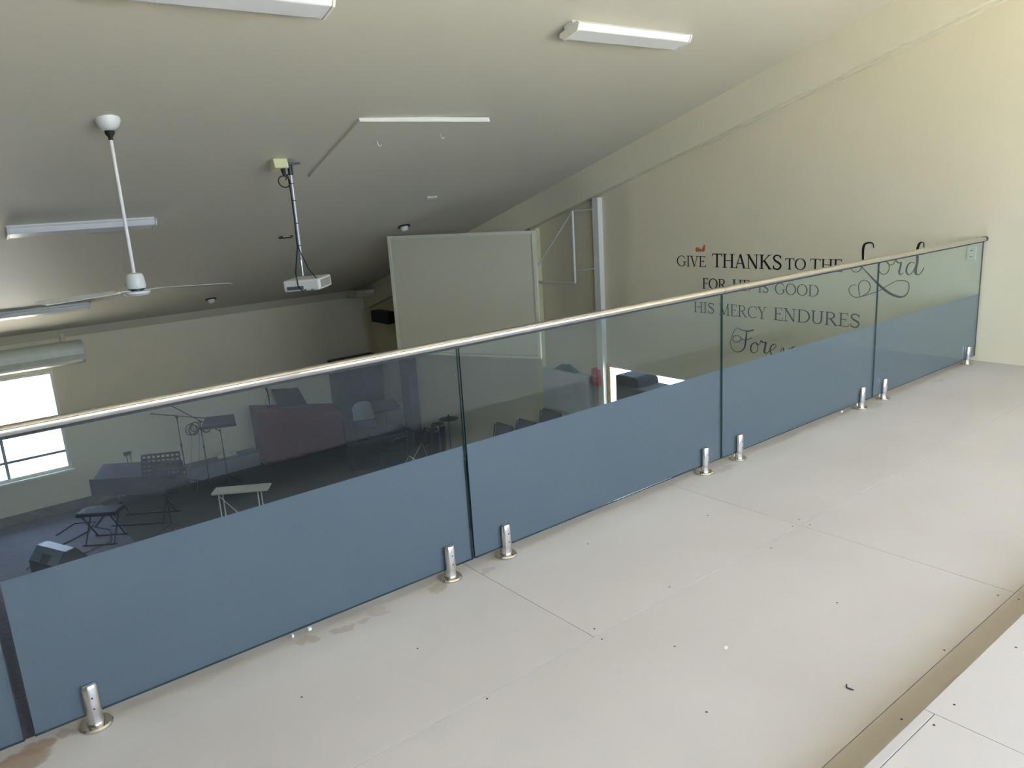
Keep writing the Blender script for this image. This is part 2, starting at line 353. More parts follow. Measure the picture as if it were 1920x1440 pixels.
for a, c in ((2.09, 5.69), (5.69, XW)): fboard(a, -0.08, c, 0.84, 0.12, 0.02)
for r_ in range(4):
    ys = (-0.11-0.9*(r_+1), -0.11-0.9*r_)
    xs = [XL, -4.3+0.9*(r_ % 2), -0.7+0.9*(r_ % 2), 2.9+0.9*(r_ % 2), 6.5, XW]
    for a, c in zip(xs[:-1], xs[1:]): fboard(a, max(ys[0], YB), c, ys[1] if (r_ or c <= 2.09) else -0.11, 0.12, 0.02)
# screw heads on the boards
def scr(x, y, z, par, r=0.0045):
    MB().lathe([(r, 0.0002), (r*0.9, 0.0009)], (x, y, z), 8).build('screw_head', BLACK, par)
gal = [o for o in COL.objects if o.name.startswith('floor') and o.get('label', '').startswith('gallery')][0]
for x, y in ((1.283, 2.317), (0.832, 2.345), (1.292, 1.895), (1.975, 1.662), (1.761, 1.355), (2.659, 1.418), (1.85, 1.95), (1.82, 1.88), (3.17, 1.93), (3.24, 1.88), (2.30, 1.96), (2.9, 1.87), (3.0, 2.3), (2.35, 2.5),
             (3.14, 1.02), (3.16, 0.955), (2.62, 1.0), (2.16, 0.93), (1.93, 0.90), (3.26, 1.95)):
    scr(x, y, 0.0, gal, 0.004)
for x, y in ((2.17, 0.79), (2.04, 0.79), (2.60, 0.78), (2.5, 0.5)): scr(x, y, 0.12, t2, 0.004)

# ------------------------------------------------------------------ balustrade
D = 2.69
seams = [0.072, 1.821, 3.635, 5.42, 7.185]
starts = [(-1.75, 0.058), (0.086, 1.815), (1.826, 3.632), (3.639, 5.417), (5.423, 7.185)]
lab = ['glass balustrade panel cut by the left edge of the photo', 'widest nearest glass balustrade panel with the long frosted band', 'second glass balustrade panel, in front of the hanging board',
       'third glass balustrade panel, in front of the mercy endures lettering', 'last glass balustrade panel next to the right wall']
for (a, c), lb in zip(starts, lab):
    t = thing('glass_balustrade', lb, 'glass panel', (a, D, 0.048), group='frameless glass balustrade panels')
    W = c-a; m = MB(); H = 0.985
    m.add([(0,-.005,0),(W,-.005,0),(W,-.005,H),(0,-.005,H)], [(0,1,2,3)], 0)
    m.add([(0,.005,0),(0,.005,H),(W,.005,H),(W,.005,0)], [(0,1,2,3)], 0)
    m.add([(0,-.005,0),(0,-.005,H),(0,.005,H),(0,.005,0)], [(0,1,2,3)], 1)
    m.add([(W,-.005,0),(W,.005,0),(W,.005,H),(W,-.005,H)], [(0,1,2,3)], 1)
    m.add([(0,-.005,0),(0,.005,0),(W,.005,0),(W,-.005,0)], [(0,1,2,3)], 1)
    m.add([(0,-.005,H),(W,-.005,H),(W,.005,H),(0,.005,H)], [(0,1,2,3)], 1)
    m.build('glass_sheet', [GLASS, GEDGE], t)
    l0 = 0.0 if a > 0.0 else 0.0
    MB().box((0.003, 0.0056, 0.002), (W-0.003, 0.0062, 0.536)).build('frosted_film', FILM, t)
# stainless cap rail
def rail_prof(w_, h_, r_, n=5):
    pts = []
    for cx, cy, a0 in ((w_/2-r_, h_/2-r_, 0), (-w_/2+r_, h_/2-r_, 90), (-w_/2+r_, -h_/2+r_, 180), (w_/2-r_, -h_/2+r_, 270)):
        for k in range(n+1):
            a = R(a0+90*k/n); pts.append((cx+r_*math.cos(a), cy+r_*math.sin(a)))
    return pts
t = thing('handrail', 'long polished stainless cap rail running along the top of the glass', 'handrail', (0, D, 1.043))
pr = rail_prof(0.046, 0.034, 0.015)
MB().prism(pr, 0, -1.75, 3.635).build('rail_tube', STEEL, t, smooth=True)
MB().prism(pr, 0, 3.637, 7.19).build('rail_tube', STEEL, t, smooth=True)
MB().prism(rail_prof(0.05, 0.038, 0.016), 0, 7.19, 7.216).build('end_cap', BLACK, t, smooth=True)
MB().box((-1.75, -0.009, -0.024), (7.185, -0.0065, -0.016)).box((-1.75, 0.0075, -0.024), (7.185, 0.0095, -0.016)).build('gasket', RUBBER, t)
# spigots
def half(sgn):
    m = MB(); r_ = 0.0255; pts = [(r_*math.cos(R(a)), sgn*max(0.0078, 0) + sgn*(r_-0.004)*math.sin(R(a))) for a in range(0, 181, 12)]
    z0, z1 = 0.050, 0.148
    n = len(pts); pin = [(x*0.80, sgn*0.0078+(y-sgn*0.0078)*0.78) for x, y in pts]
    vs = [(x, y, z0) for x, y in pts]+[(x, y, z1) for x, y in pts]+[(x, y, z1+0.009) for x, y in pin]
    fs = [(i, i+1, n+i+1, n+i) for i in range(n-1)]+[(n+i, n+i+1, 2*n+i+1, 2*n+i) for i in range(n-1)]
    fs += [(n-1, 0, n, 2*n-1), (2*n-1, n, 2*n, 3*n-1), tuple(range(2*n, 3*n)), tuple(range(n))[::-1]]
    return m.add(vs, fs)
sp0 = None
sx = [0.262-0.005, 1.69, 2.005, 3.475, 3.803, 5.26, 5.582, 7.03]
slab = ['spigot in front of the left frosted glass, nearest the viewer', 'spigot just left of the first full glass seam', 'spigot just right of the first full glass seam',
        'spigot just left of the middle glass seam', 'spigot just right of the middle glass seam', 'spigot just left of the last glass seam', 'spigot just right of the last glass seam', 'spigot beside the right wall, farthest from the viewer']
for x, lb in zip(sx, slab):
    if sp0 is None:
        sp0 = thing('glass_spigot', '', 'spigot')
        body = MB()
        body.lathe([(0.0275, 0.012), (0.0275, 0.020), (0.0255, 0.026), (0.0255, 0.0475)], n=32)
        body.build('clamp_base', STEELB, sp0, smooth=True)
        h = half(-1).build('clamp_half', STEELB, sp0, smooth=True)
        half(1).build('clamp_half', STEELB, sp0, smooth=True)
        for z in (0.075, 0.115):
            MB().tube([(0, -0.0295, z), (0, -0.0275, z)], 0.0032, 10).build('grub_screw', BLACK, h)
        MB().lathe([(0.052, 0.0), (0.052, 0.006), (0.047, 0.011), (0.030, 0.012)], n=40).build('flange', STEEL, sp0, smooth=True)
        o = sp0
    else: o = copy_tree(sp0)
    o.location = (x, D, 0.0005); tag(o, 'stainless glass '+lb, 'spigot', 'stainless spigots along the balustrade')

# small things on the gallery floor
t = MB().tube([(0.014, 0.008, 0.0025), (0.002, 0.001, 0.0025), (0.0, -0.002, 0.0025), (0.003, -0.022, 0.0025)], 0.0022, 6).build('hex_key', BLACK, loc=(2.185, 1.12, 0.0003))
tag(t, 'small bent black metal key lying on the gallery floor', 'tool')
t = MB().prism([(0, 0), (0.014, 0.004), (0.02, 0.013), (0.008, 0.017), (-0.004, 0.009)], 2, 0.0, 0.002).build('paint_chip', WHITE, loc=(2.09, 1.52, 0.0003))
tag(t, 'white paint chip lying in the middle of the gallery floor', 'debris')
for x, s_, lb in ((0.968, 0.008, 'smaller white plastic packer under the nearest glass panel'), (1.04, 0.014, 'larger white plastic packer under the nearest glass panel'), (5.08, 0.022, 'white plastic packer under the third glass panel'), (3.56, 0.012, 'tiny white packer beside the middle spigots')):
    t = MB().box((-s_/2, -0.006, 0), (s_/2, 0.006, 0.012)).build('glass_packer', WHITE, loc=(x, 2.735, 0.0), bevel=0.001)
    tag(t, lb, 'packer', 'white packers under the glass')

# ------------------------------------------------------------------ wall lettering
def cat(pts, sub=5):
    out = []; n = len(pts)
    for i in range(n-1):
        p0 = pts[max(i-1, 0)]; p1 = pts[i]; p2 = pts[i+1]; p3 = pts[min(i+2, n-1)]
        for k in range(sub):
            t = k/sub
            out.append(tuple(0.5*((2*p1[j])+(-p0[j]+p2[j])*t+(2*p0[j]-5*p1[j]+4*p2[j]-p3[j])*t*t+(-p0[j]+3*p1[j]-3*p2[j]+p3[j])*t**3) for j in (0, 1)))
    out.append(tuple(pts[-1])); return out
XT = XW-0.0004
def ribbon(m, pts, wf, th=0.0016):     # pts in wall coordinates (y, z); wf(direction, t) -> width
    n = len(pts); L_, R_ = [], []
    for i, p in enumerate(pts):
        a = pts[max(i-1, 0)]; c = pts[min(i+1, n-1)]
        dx, dy = c[0]-a[0], c[1]-a[1]; l = math.hypot(dx, dy) or 1; dx /= l; dy /= l
        wv = wf(dx, dy, i/(n-1))/2
        L_.append((p[0]-dy*wv, p[1]+dx*wv)); R_.append((p[0]+dy*wv, p[1]-dx*wv))
    vs = []
    for x in (XT, XT-th):
        vs += [(x, a, b_) for a, b_ in L_]+[(x, a, b_) for a, b_ in R_]
    fs = []
    for i in range(n-1):
        fs.append((2*n+i, 2*n+i+1, 3*n+i+1, 3*n+i)); fs.append((i, n+i, n+i+1, i+1))
        fs.append((i, i+1, 2*n+i+1, 2*n+i)); fs.append((n+i, 3*n+i, 3*n+i+1, n+i+1))
    fs += [(0, 2*n, 3*n, n), (n-1, 2*n-1, 4*n-1, 3*n-1)]
    m.add(vs, fs)
TK, TN = 0.13, 0.055
def arc(cx, cy, rx, ry, a0, a1, n=14): return [(cx+rx*math.cos(R(a0+(a1-a0)*k/n)), cy+ry*math.sin(R(a0+(a1-a0)*k/n))) for k in range(n+1)]
# each glyph: width, list of (points, 't' thick / 'n' thin / 'v' varies with direction); serifs listed as (cx, y, halfwidth)
G = {
 'I': (0.36, [([(0.18, 0.02), (0.18, 0.98)], 't')], [(0.18, 0, 0.15), (0.18, 1, 0.15)]),
 'H': (0.86, [([(0.17, 0.02), (0.17, 0.98)], 't'), ([(0.69, 0.02), (0.69, 0.98)], 't'), ([(0.17, 0.52), (0.69, 0.52)], 'n')], [(0.17, 0, 0.15), (0.17, 1, 0.15), (0.69, 0, 0.15), (0.69, 1, 0.15)]),
 'E': (0.66, [([(0.17, 0.02), (0.17, 0.98)], 't'), ([(0.05, 0.975), (0.56, 0.975)], 'n'), ([(0.17, 0.52), (0.46, 0.52)], 'n'), ([(0.05, 0.025), (0.60, 0.025)], 'n'), ([(0.555, 1.0), (0.555, 0.82)], 'n'), ([(0.455, 0.62), (0.455, 0.42)], 'n'), ([(0.60, 0.0), (0.63, 0.2)], 'n')], []),
 'F': (0.62, [([(0.17, 0.02), (0.17, 0.98)], 't'), ([(0.05, 0.975), (0.56, 0.975)], 'n'), ([(0.17, 0.52), (0.46, 0.52)], 'n'), ([(0.555, 1.0), (0.555, 0.82)], 'n'), ([(0.455, 0.62), (0.455, 0.42)], 'n')], [(0.17, 0, 0.15)]),
 'T': (0.76, [([(0.38, 0.02), (0.38, 0.98)], 't'), ([(0.06, 0.975), (0.70, 0.975)], 'n'), ([(0.06, 1.0), (0.03, 0.80)], 'n'), ([(0.70, 1.0), (0.73, 0.80)], 'n')], [(0.38, 0, 0.15)]),
 'V': (0.76, [([(0.12, 0.98), (0.39, 0.0)], 't'), ([(0.39, 0.0), (0.64, 0.98)], 'n')], [(0.12, 1, 0.13), (0.64, 1, 0.12)]),
 'A': (0.80, [([(0.12, 0.0), (0.40, 1.0)], 'n'), ([(0.40, 1.0), (0.68, 0.0)], 't'), ([(0.21, 0.34), (0.58, 0.34)], 'n')], [(0.12, 0, 0.12), (0.68, 0, 0.13)]),
 'N': (0.88, [([(0.17, 0.02), (0.17, 0.98)], 'n'), ([(0.15, 0.98), (0.71, 0.0)], 't'), ([(0.71, 0.0), (0.71, 0.98)], 'n')], [(0.17, 0, 0.14), (0.14, 1, 0.12), (0.71, 1, 0.14)]),
 'M': (1.00, [([(0.16, 0.02), (0.18, 0.98)], 'n'), ([(0.18, 0.98), (0.50, 0.05)], 't'), ([(0.50, 0.05), (0.80, 0.98)], 'n'), ([(0.80, 0.98), (0.84, 0.02)], 't')], [(0.16, 0, 0.12), (0.15, 1, 0.10), (0.84, 0, 0.14), (0.84, 1, 0.10)]),
 'K': (0.84, [([(0.17, 0.02), (0.17, 0.98)], 't'), ([(0.17, 0.42), (0.66, 0.98)], 'n'), ([(0.34, 0.58), (0.70, 0.02)], 't')], [(0.17, 0, 0.15), (0.17, 1, 0.15), (0.66, 1, 0.12), (0.72, 0, 0.12)]),
 'Y': (0.76, [([(0.12, 0.98), (0.38, 0.46)], 't'), ([(0.38, 0.46), (0.64, 0.98)], 'n'), ([(0.38, 0.48), (0.38, 0.02)], 't')], [(0.12, 1, 0.12), (0.64, 1, 0.12), (0.38, 0, 0.15)]),
 'U': (0.84, [([(0.17, 0.98), (0.17, 0.35)]+arc(0.42, 0.30, 0.25, 0.28, 180, 360, 12)[1:]+[(0.67, 0.98)], 'v')], [(0.17, 1, 0.14), (0.67, 1, 0.13)]),
 'O': (0.92, [(arc(0.46, 0.5, 0.38, 0.48, 90, 450, 28), 'v')], []),
 'G': (0.90, [(arc(0.48, 0.5, 0.40, 0.48, 52, 320, 22)+[(0.76, 0.22), (0.76, 0.42)], 'v'), ([(0.60, 0.43), (0.88, 0.43)], 'n'), ([(0.745, 0.86), (0.76, 0.70)], 'n')], []),
 'C': (0.84, [(arc(0.48, 0.5, 0.40, 0.48, 50, 312, 22), 'v'), ([(0.75, 0.88), (0.76, 0.68)], 'n')], []),
 'D': (0.88, [([(0.17, 0.02), (0.17, 0.98)], 't'), ([(0.05, 0.975), (0.40, 0.975)]+arc(0.40, 0.5, 0.40, 0.475, 90, -90, 14)[1:]+[(0.05, 0.025)], 'v')], []),
 'R': (0.82, [([(0.17, 0.02), (0.17, 0.98)], 't'), ([(0.05, 0.975), (0.36, 0.975)]+arc(0.36, 0.74, 0.24, 0.235, 90, -90, 10)[1:]+[(0.17, 0.505)], 'v'), ([(0.36, 0.50), (0.70, 0.02)], 't')], [(0.17, 0, 0.14), (0.72, 0, 0.10)]),
 'S': (0.66, [(cat([(0.54, 0.80), (0.46, 0.94), (0.30, 0.98), (0.15, 0.90), (0.12, 0.74), (0.22, 0.60), (0.40, 0.48), (0.53, 0.36), (0.54, 0.20), (0.44, 0.05), (0.28, 0.02), (0.13, 0.10), (0.10, 0.26)], 3), 's'), ([(0.545, 0.97), (0.545, 0.76)], 'n'), ([(0.10, 0.02), (0.10, 0.27)], 'n')], []),
}
def letter(ch, y, z, sx_, h, parent, bold):
    wg, st, ser = G[ch]; m = MB()
    T = lambda p: (y-p[0]*sx_, z+p[1]*h)
    for pts, k in st:
        if len(pts) == 2:
            pts = [pts[0], ((pts[0][0]+pts[1][0])/2, (pts[0][1]+pts[1][1])/2), pts[1]]
        W_ = {'t': lambda a, b_, t: TK*bold*h, 'n': lambda a, b_, t: TN*bold*h,
              'v': lambda a, b_, t: (TN+(TK-TN)*abs(b_)**1.5)*bold*h, 's': lambda a, b_, t: (TN+(TK-TN)*math.sin(math.pi*t)**1.2)*bold*h}[k]
        ribbon(m, [T(p) for p in pts], W_)
    for cx, yy, hw in ser:
        ribbon(m, [T((cx-hw, 0.02 if yy == 0 else 0.98)), T((cx, 0.02 if yy == 0 else 0.98)), T((cx+hw, 0.02 if yy == 0 else 0.98))], lambda a, b_, t: 0.05*h)
    o = m.build('letter', INK, parent); return o
lines = {'first': ([('GIVE', 5.972, 5.559, 0.716, 0.122, 1.0), ('THANKS', 5.469, 4.595, 0.719, 0.150, 1.15), ('TO', 4.556, 4.325, 0.725, 0.114, 1.1), ('THE', 4.275, 3.937, 0.722, 0.118, 1.1)], 'upper line of black serif wall lettering beginning GIVE THANKS'),
         'second': ([('FOR', 5.604, 5.282, 0.473, 0.118, 1.1), ('HE', 5.2, 4.972, 0.475, 0.118, 0.95), ('IS', 4.872, 4.743, 0.470, 0.106, 0.9), ('GOOD', 4.672, 4.175, 0.463, 0.118, 0.85)], 'second line of black serif wall lettering, FOR HE IS GOOD'),
         'third': ([('HIS', 5.73, 5.437, 0.194, 0.120, 0.85), ('MERCY', 5.376, 4.769, 0.186, 0.130, 0.75), ('ENDURES', 4.679, 3.734, 0.188, 0.133, 0.95)], 'third line of black serif wall lettering, HIS MERCY ENDURES')}
for k, (ws, lb) in lines.items():
    t = thing('wall_lettering', lb, 'lettering', (0, 0, 0), group='black vinyl wall lettering')
    for wd, yl, yr, z, h, bold in ws:
        tot = sum(G[c][0] for c in wd); sx_ = (yl-yr)/(tot-0.06); y = yl+0.03*sx_
        for c in wd:
            letter(c, y, z, sx_, h, t, bold); y -= G[c][0]*sx_
STR = {
'lord': [
 ([(3.638, 0.954), (3.648, 0.995), (3.691, 1.002), (3.73, 0.981), (3.739, 0.927), (3.737, 0.853), (3.741, 0.794), (3.757, 0.746), (3.791, 0.725), (3.83, 0.732), (3.842, 0.765), (3.82, 0.795), (3.785, 0.793), (3.74, 0.769), (3.686, 0.72), (3.614, 0.651), (3.535, 0.585), (3.457, 0.536), (3.374, 0.512), (3.318, 0.531), (3.293, 0.59), (3.304, 0.646), (3.35, 0.663), (3.414, 0.654), (3.494, 0.607), (3.567, 0.558), (3.659, 0.52), (3.745, 0.489), (3.806, 0.485), (3.852, 0.517), (3.86, 0.568), (3.829, 0.597), (3.789, 0.601)], 'L'),
 ([(3.75, 0.489), (3.767, 0.59), (3.743, 0.639), (3.7, 0.648), (3.661, 0.621), (3.655, 0.571), (3.677, 0.53), (3.728, 0.500)], 'n'),
 ([(3.52, 0.836), (3.564, 0.824), (3.584, 0.782), (3.571, 0.733), (3.536, 0.714), (3.501, 0.727), (3.483, 0.769), (3.492, 0.814), (3.52, 0.836), (3.48, 0.802), (3.448, 0.811), (3.428, 0.848)], 'n'),
 ([(3.428, 0.848), (3.399, 0.82), (3.379, 0.829), (3.381, 0.788), (3.39, 0.739), (3.377, 0.716), (3.354, 0.733)], 'm'),
 ([(3.257, 0.824), (3.288, 0.831), (3.318, 0.798), (3.326, 0.75), (3.305, 0.718), (3.275, 0.736), (3.247, 0.792)], 'm'),
 ([(3.184, 0.965), (3.19, 1.006), (3.216, 1.006), (3.234, 0.974), (3.239, 0.927), (3.234, 0.84), (3.243, 0.777), (3.24, 0.732), (3.214, 0.722), (3.19, 0.747), (3.172, 0.787)], 'k')],
'forever': [
 ([(4.921, 0.058), (4.989, 0.038), (5.08, 0.043), (5.138, 0.058), (5.177, 0.014), (5.207, -0.059), (5.219, -0.132), (5.194, -0.19), (5.135, -0.213), (5.077, -0.196), (5.036, -0.152), (5.021, -0.07), (5.011, 0.01), (5.004, 0.041)], 'F'),
 ([(5.167, -0.1), (5.191, -0.074), (5.172, -0.036), (5.126, -0.027), (5.084, -0.047), (5.09, -0.077), (5.13, -0.096), (5.167, -0.1)], 'n'),
 ([(5.079, -0.056), (5.021, -0.064), (4.976, -0.046), (4.942, -0.032)], 'n'),
 ([(4.897, -0.077), (4.937, -0.101), (4.957, -0.143), (4.945, -0.187), (4.913, -0.197), (4.877, -0.173), (4.867, -0.123), (4.892, -0.08), (4.863, -0.099), (4.841, -0.084), (4.831, -0.05)], 'm'),
 ([(4.831, -0.05), (4.797, -0.072), (4.769, -0.063), (4.779, -0.123), (4.784, -0.172), (4.758, -0.185), (4.724, -0.155)], 'k'),
 ([(4.724, -0.155), (4.677, -0.13), (4.645, -0.094), (4.661, -0.071), (4.699, -0.094), (4.715, -0.144), (4.693, -0.19), (4.643, -0.194), (4.595, -0.159)], 'm'),
 ([(4.595, -0.159), (4.571, -0.103), (4.554, -0.116), (4.548, -0.173), (4.517, -0.16), (4.491, -0.119), (4.483, -0.093)], 'm'),
 ([(4.482, -0.127), (4.429, -0.111), (4.415, -0.087), (4.436, -0.074), (4.462, -0.106), (4.465, -0.163), (4.427, -0.183), (4.383, -0.153)], 'm'),
 ([(4.383, -0.153), (4.355, -0.08), (4.334, -0.104), (4.308, -0.094), (4.313, -0.135), (4.315, -0.177), (4.291, -0.185)], 'm')]}
WS = {'n': lambda a, b_, t: 0.0065+0.002*abs(b_), 'm': lambda a, b_, t: 0.007+0.009*max(0, -b_)**1.5, 'k': lambda a, b_, t: 0.008+0.015*max(0, -b_)**1.5,
      'L': lambda a, b_, t: 0.007+(0.017*math.exp(-((t-0.12)/0.07)**2))+(0.017*math.exp(-((t-0.52)/0.07)**2)), 'F': lambda a, b_, t: 0.006+0.012*math.exp(-((t-0.85)/0.14)**2)+0.008*math.exp(-((t-0.02)/0.12)**2)}
for k, lb in (('lord', 'large black script word with looping flourish on the wall'), ('forever', 'black script word with a curled capital, lowest on the wall')):
    t = thing('wall_lettering', lb, 'lettering', group='black vinyl wall lettering')
    for pts, kk in STR[k]:
        m = MB(); ribbon(m, cat(pts, 6), WS[kk]); m.build('letter', INK, t)
t = thing('butterfly_decal', 'small orange butterfly decal above the word GIVE', 'decal', (0, 0, 0))
def wing(pts, m_): MB().prism(pts, 0, XT-0.0018, XT).build('wing', m_, t)
wing([(5.635, 0.908), (5.655, 0.935), (5.690, 0.935), (5.705, 0.908), (5.692, 0.888), (5.66, 0.884)], ORANGE)
wing([(5.625, 0.905), (5.605, 0.925), (5.585, 0.965), (5.568, 0.968), (5.565, 0.93), (5.575, 0.892), (5.60, 0.884)], ORANGE)
MB().tube([(XT-0.002, 5.63, 0.885), (XT-0.003, 5.63, 0.918)], 0.004, 6).build('butterfly_body', INK, t)
# power outlet beyond the last glass panel
t = thing('power_outlet', 'white double power outlet on the right wall beyond the last glass panel', 'outlet', (XW, 2.787, 0.918))
MB().box((-0.009, -0.035, -0.055), (0, 0.035, 0.055)).build('cover_plate', mat('outlet_plastic', (0.72, 0.68, 0.54), 0.4), t, bevel=0.003)
for z in (-0.026, 0.026): MB().box((-0.012, -0.012, z-0.004), (-0.009, 0.012, z+0.004)).build('switch_rocker', mat('grey_switch', (0.2, 0.2, 0.2), 0.5), t)

# ------------------------------------------------------------------ ceiling things
TILT = (math.atan(-SL), 0, 0)
def batten(x0, x1, y, label):
    t = thing('batten_light', label, 'ceiling light', ((x0+x1)/2, y, cz(y)-0.001), TILT, 'fluorescent batten lights on the sloping ceiling'); L2 = (x1-x0)/2
    MB().prism([(-0.045, 0), (0.045, 0), (0.045, -0.03), (-0.045, -0.03)], 0, -L2, L2).build('light_base', WHITE, t)
    MB().prism([(-0.09, -0.03), (0.09, -0.03), (0.105, -0.05), (0.07, -0.085), (-0.07, -0.085), (-0.105, -0.05)], 0, -L2+0.012, L2-0.012).build('diffuser', mat('diffuser_acrylic', (0.80, 0.80, 0.77), 0.25, var=0.02), t, bevel=0.006)
    for s_ in (-1, 1):
        a, c = sorted((s_*(L2-0.012), s_*(L2+0.004)))
        MB().prism([(-0.094, -0.028), (0.094, -0.028), (0.11, -0.05), (0.073, -0.09), (-0.073, -0.09), (-0.11, -0.05)], 0, a, c).build('end_cap', WHITE, t)
batten(4.10, 5.33, 4.35, 'white batten light nearest the right wall, high in the picture')
batten(1.01, 2.25, 4.38, 'white batten light cut by the top edge of the photo')
batten(0.90, 2.14, 8.27, 'long batten light on the darker ceiling behind the fan rod')
batten(0.82, 2.06, 11.85, 'farthest batten light on the ceiling near the far wall')

# ceiling fan
yf = 6.03; zr = cz(yf)
t = thing('ceiling_fan', 'white ceiling fan on a long down rod at the left', 'ceiling fan', (1.372, yf, 1.13))
tops = zr-1.13
MB().lathe([(0.022, -0.052), (0.045, -0.046), (0.070, -0.022), (0.082, 0.012), (0.082, 0.045)], (0, 0, tops-0.02), 28).build('canopy', mat('fan_white', (0.74, 0.74, 0.68), 0.35), t, smooth=True)
MB().lathe([(0.014, -0.112), (0.017, -0.09), (0.030, -0.072), (0.032, -0.05)], (0, 0, tops-0.02), 20).build('rubber_boot', RUBBER, t, smooth=True)
MB().tube([(0, 0, 0.12), (0, 0, tops-0.11)], 0.0125, 12).build('down_rod', WHITE, t, smooth=True)
h = MB().lathe([(0.062, 0.02), (0.066, 0.03), (0.060, 0.10), (0.050, 0.122), (0.018, 0.130)], n=28).build('motor_housing', MATS['fan_white'], t, smooth=True)
MB().lathe([(0.03, -0.033), (0.075, -0.028), (0.088, -0.012), (0.086, 0.0), (0.06, 0.004)], n=28).build('hub_cover', MATS['fan_white'], t, smooth=True)
MB().lathe([(0.055, 0.003), (0.055, 0.021)], n=28).build('vent_ring', BLACK, t, smooth=True)
for a in (80, 200, 322):
    ca, sa = math.cos(R(a)), math.sin(R(a))
    def q(r_, s_, z): return (ca*r_-sa*s_, sa*r_+ca*s_, z)
    br = MB(); br.hexa([q(0.05, -0.012, 0.006), q(0.17, -0.025, 0.010), q(0.17, 0.025, 0.006), q(0.05, 0.012, 0.006), q(0.05, -0.012, 0.011), q(0.17, -0.025, 0.015), q(0.17, 0.025, 0.011), q(0.05, 0.012, 0.011)])
    bl = MB(); bl.hexa([q(0.15, -0.045, 0.017), q(0.69, -0.06, 0.020), q(0.67, 0.05, -0.004), q(0.15, 0.045, 0.002), q(0.15, -0.045, 0.020), q(0.69, -0.06, 0.023), q(0.67, 0.05, -0.001), q(0.15, 0.045, 0.005)])
    b_ = bl.build('fan_blade', MATS['fan_white'], t); br.build('blade_bracket', WHITE, b_)
    for k in (0.09, 0.12, 0.15): MB().lathe([(0.004, 0), (0.003, 0.006)], q(k, 0, 0.014), 8).build('screw_head', STEEL, b_)

# projector on a pole
px_, py_ = 2.995, 6.86; zc = cz(py_)
t = thing('projector', 'white projector hung from the ceiling on a tall pole', 'projector', (px_, py_, 0.95))
H_ = zc-0.95
MB().box((-0.07, -0.05, H_-0.03), (0.08, 0.05, H_-0.012)).build('ceiling_plate', BLACK, t)
MB().tube([(0, 0, H_-0.12), (0, 0, H_-0.02)], 0.022, 10).build('swivel', BLACK, t)
MB().tube([(0, 0, 0.22), (0, 0, H_-0.10)], 0.016, 10).build('pole', mat('galvanised_pole', (0.45, 0.45, 0.42), 0.4, 0.5), t, smooth=True)
MB().tube([(0, 0, 0.08), (0, 0, 0.24)], 0.010, 8).build('drop_tube', STEEL, t)
for k in (0.35, 0.55, 0.75, 0.90): MB().lathe([(0.019, 0), (0.019, 0.008)], (0, 0, k), 10).build('cable_tie', RUBBER, t)
bd = MB().box((-0.175, -0.155, -0.05), (0.175, 0.155, 0.055)).build('projector_body', WHITE, t, loc=(0.05, 0.03, 0.0), rot=(R(2), R(-2), R(-47)), bevel=0.018)
MB().box((0.173, -0.12, -0.032), (0.178, 0.12, 0.038)).build('vent_grille', mat('beige_grille', (0.32, 0.29, 0.25), 0.6), bd)
MB().box((-0.14, -0.158, -0.032), (0.02, -0.154, 0.0)).build('socket_panel', mat('socket_grey', (0.12, 0.12, 0.12), 0.5), bd)
MB().lathe([(0.045, -0.14), (0.045, 0.0)], (0, 0, 0), 20).build('lens', BLACK, bd, rot=(R(90), 0, 0), loc=(-0.04, 0.01, 0.0))
cb = [(-0.06, -0.01, H_-0.16), (-0.035, -0.015, H_-0.13), (-0.026, -0.016, H_-0.3), (-0.024, -0.016, 0.6), (-0.03, -0.018, 0.34), (-0.09, -0.05, 0.12), (-0.10, -0.09, 0.0), (-0.07, -0.11, -0.05), (-0.03, -0.10, -0.04)]
MB().tube([cb[0]]+cb[1:], 0.006, 6).build('cable', RUBBER, t)
MB().tube([(-0.024, -0.016, 0.34), (0.03, -0.07, 0.14), (0.075, -0.16, 0.03), (0.07, -0.19, -0.035), (0.0, -0.14, -0.04)], 0.005, 6).build('cable', RUBBER, t)
t = thing('ceiling_outlet_box', 'cream outlet box with a black plug beside the projector pole', 'outlet', (2.88, 6.83, cz(6.83)), TILT)
MB().box((-0.065, -0.05, -0.085), (0.065, 0.05, -0.001)).build('outlet_box', CREAM, t, bevel=0.006)
MB().tube([(0.02, -0.01, -0.085), (0.02, -0.01, -0.14)], [0.022, 0.014], 10).build('plug', RUBBER, t)
pts = [(0.02, -0.01, -0.14), (0.06, -0.01, -0.135)]+[(-0.005+0.052*math.cos(R(a)), -0.03, -0.205+0.052*math.sin(R(a))) for a in range(60, 800, 24)]
MB().tube(pts, 0.0055, 6).build('coiled_cable', RUBBER, t)

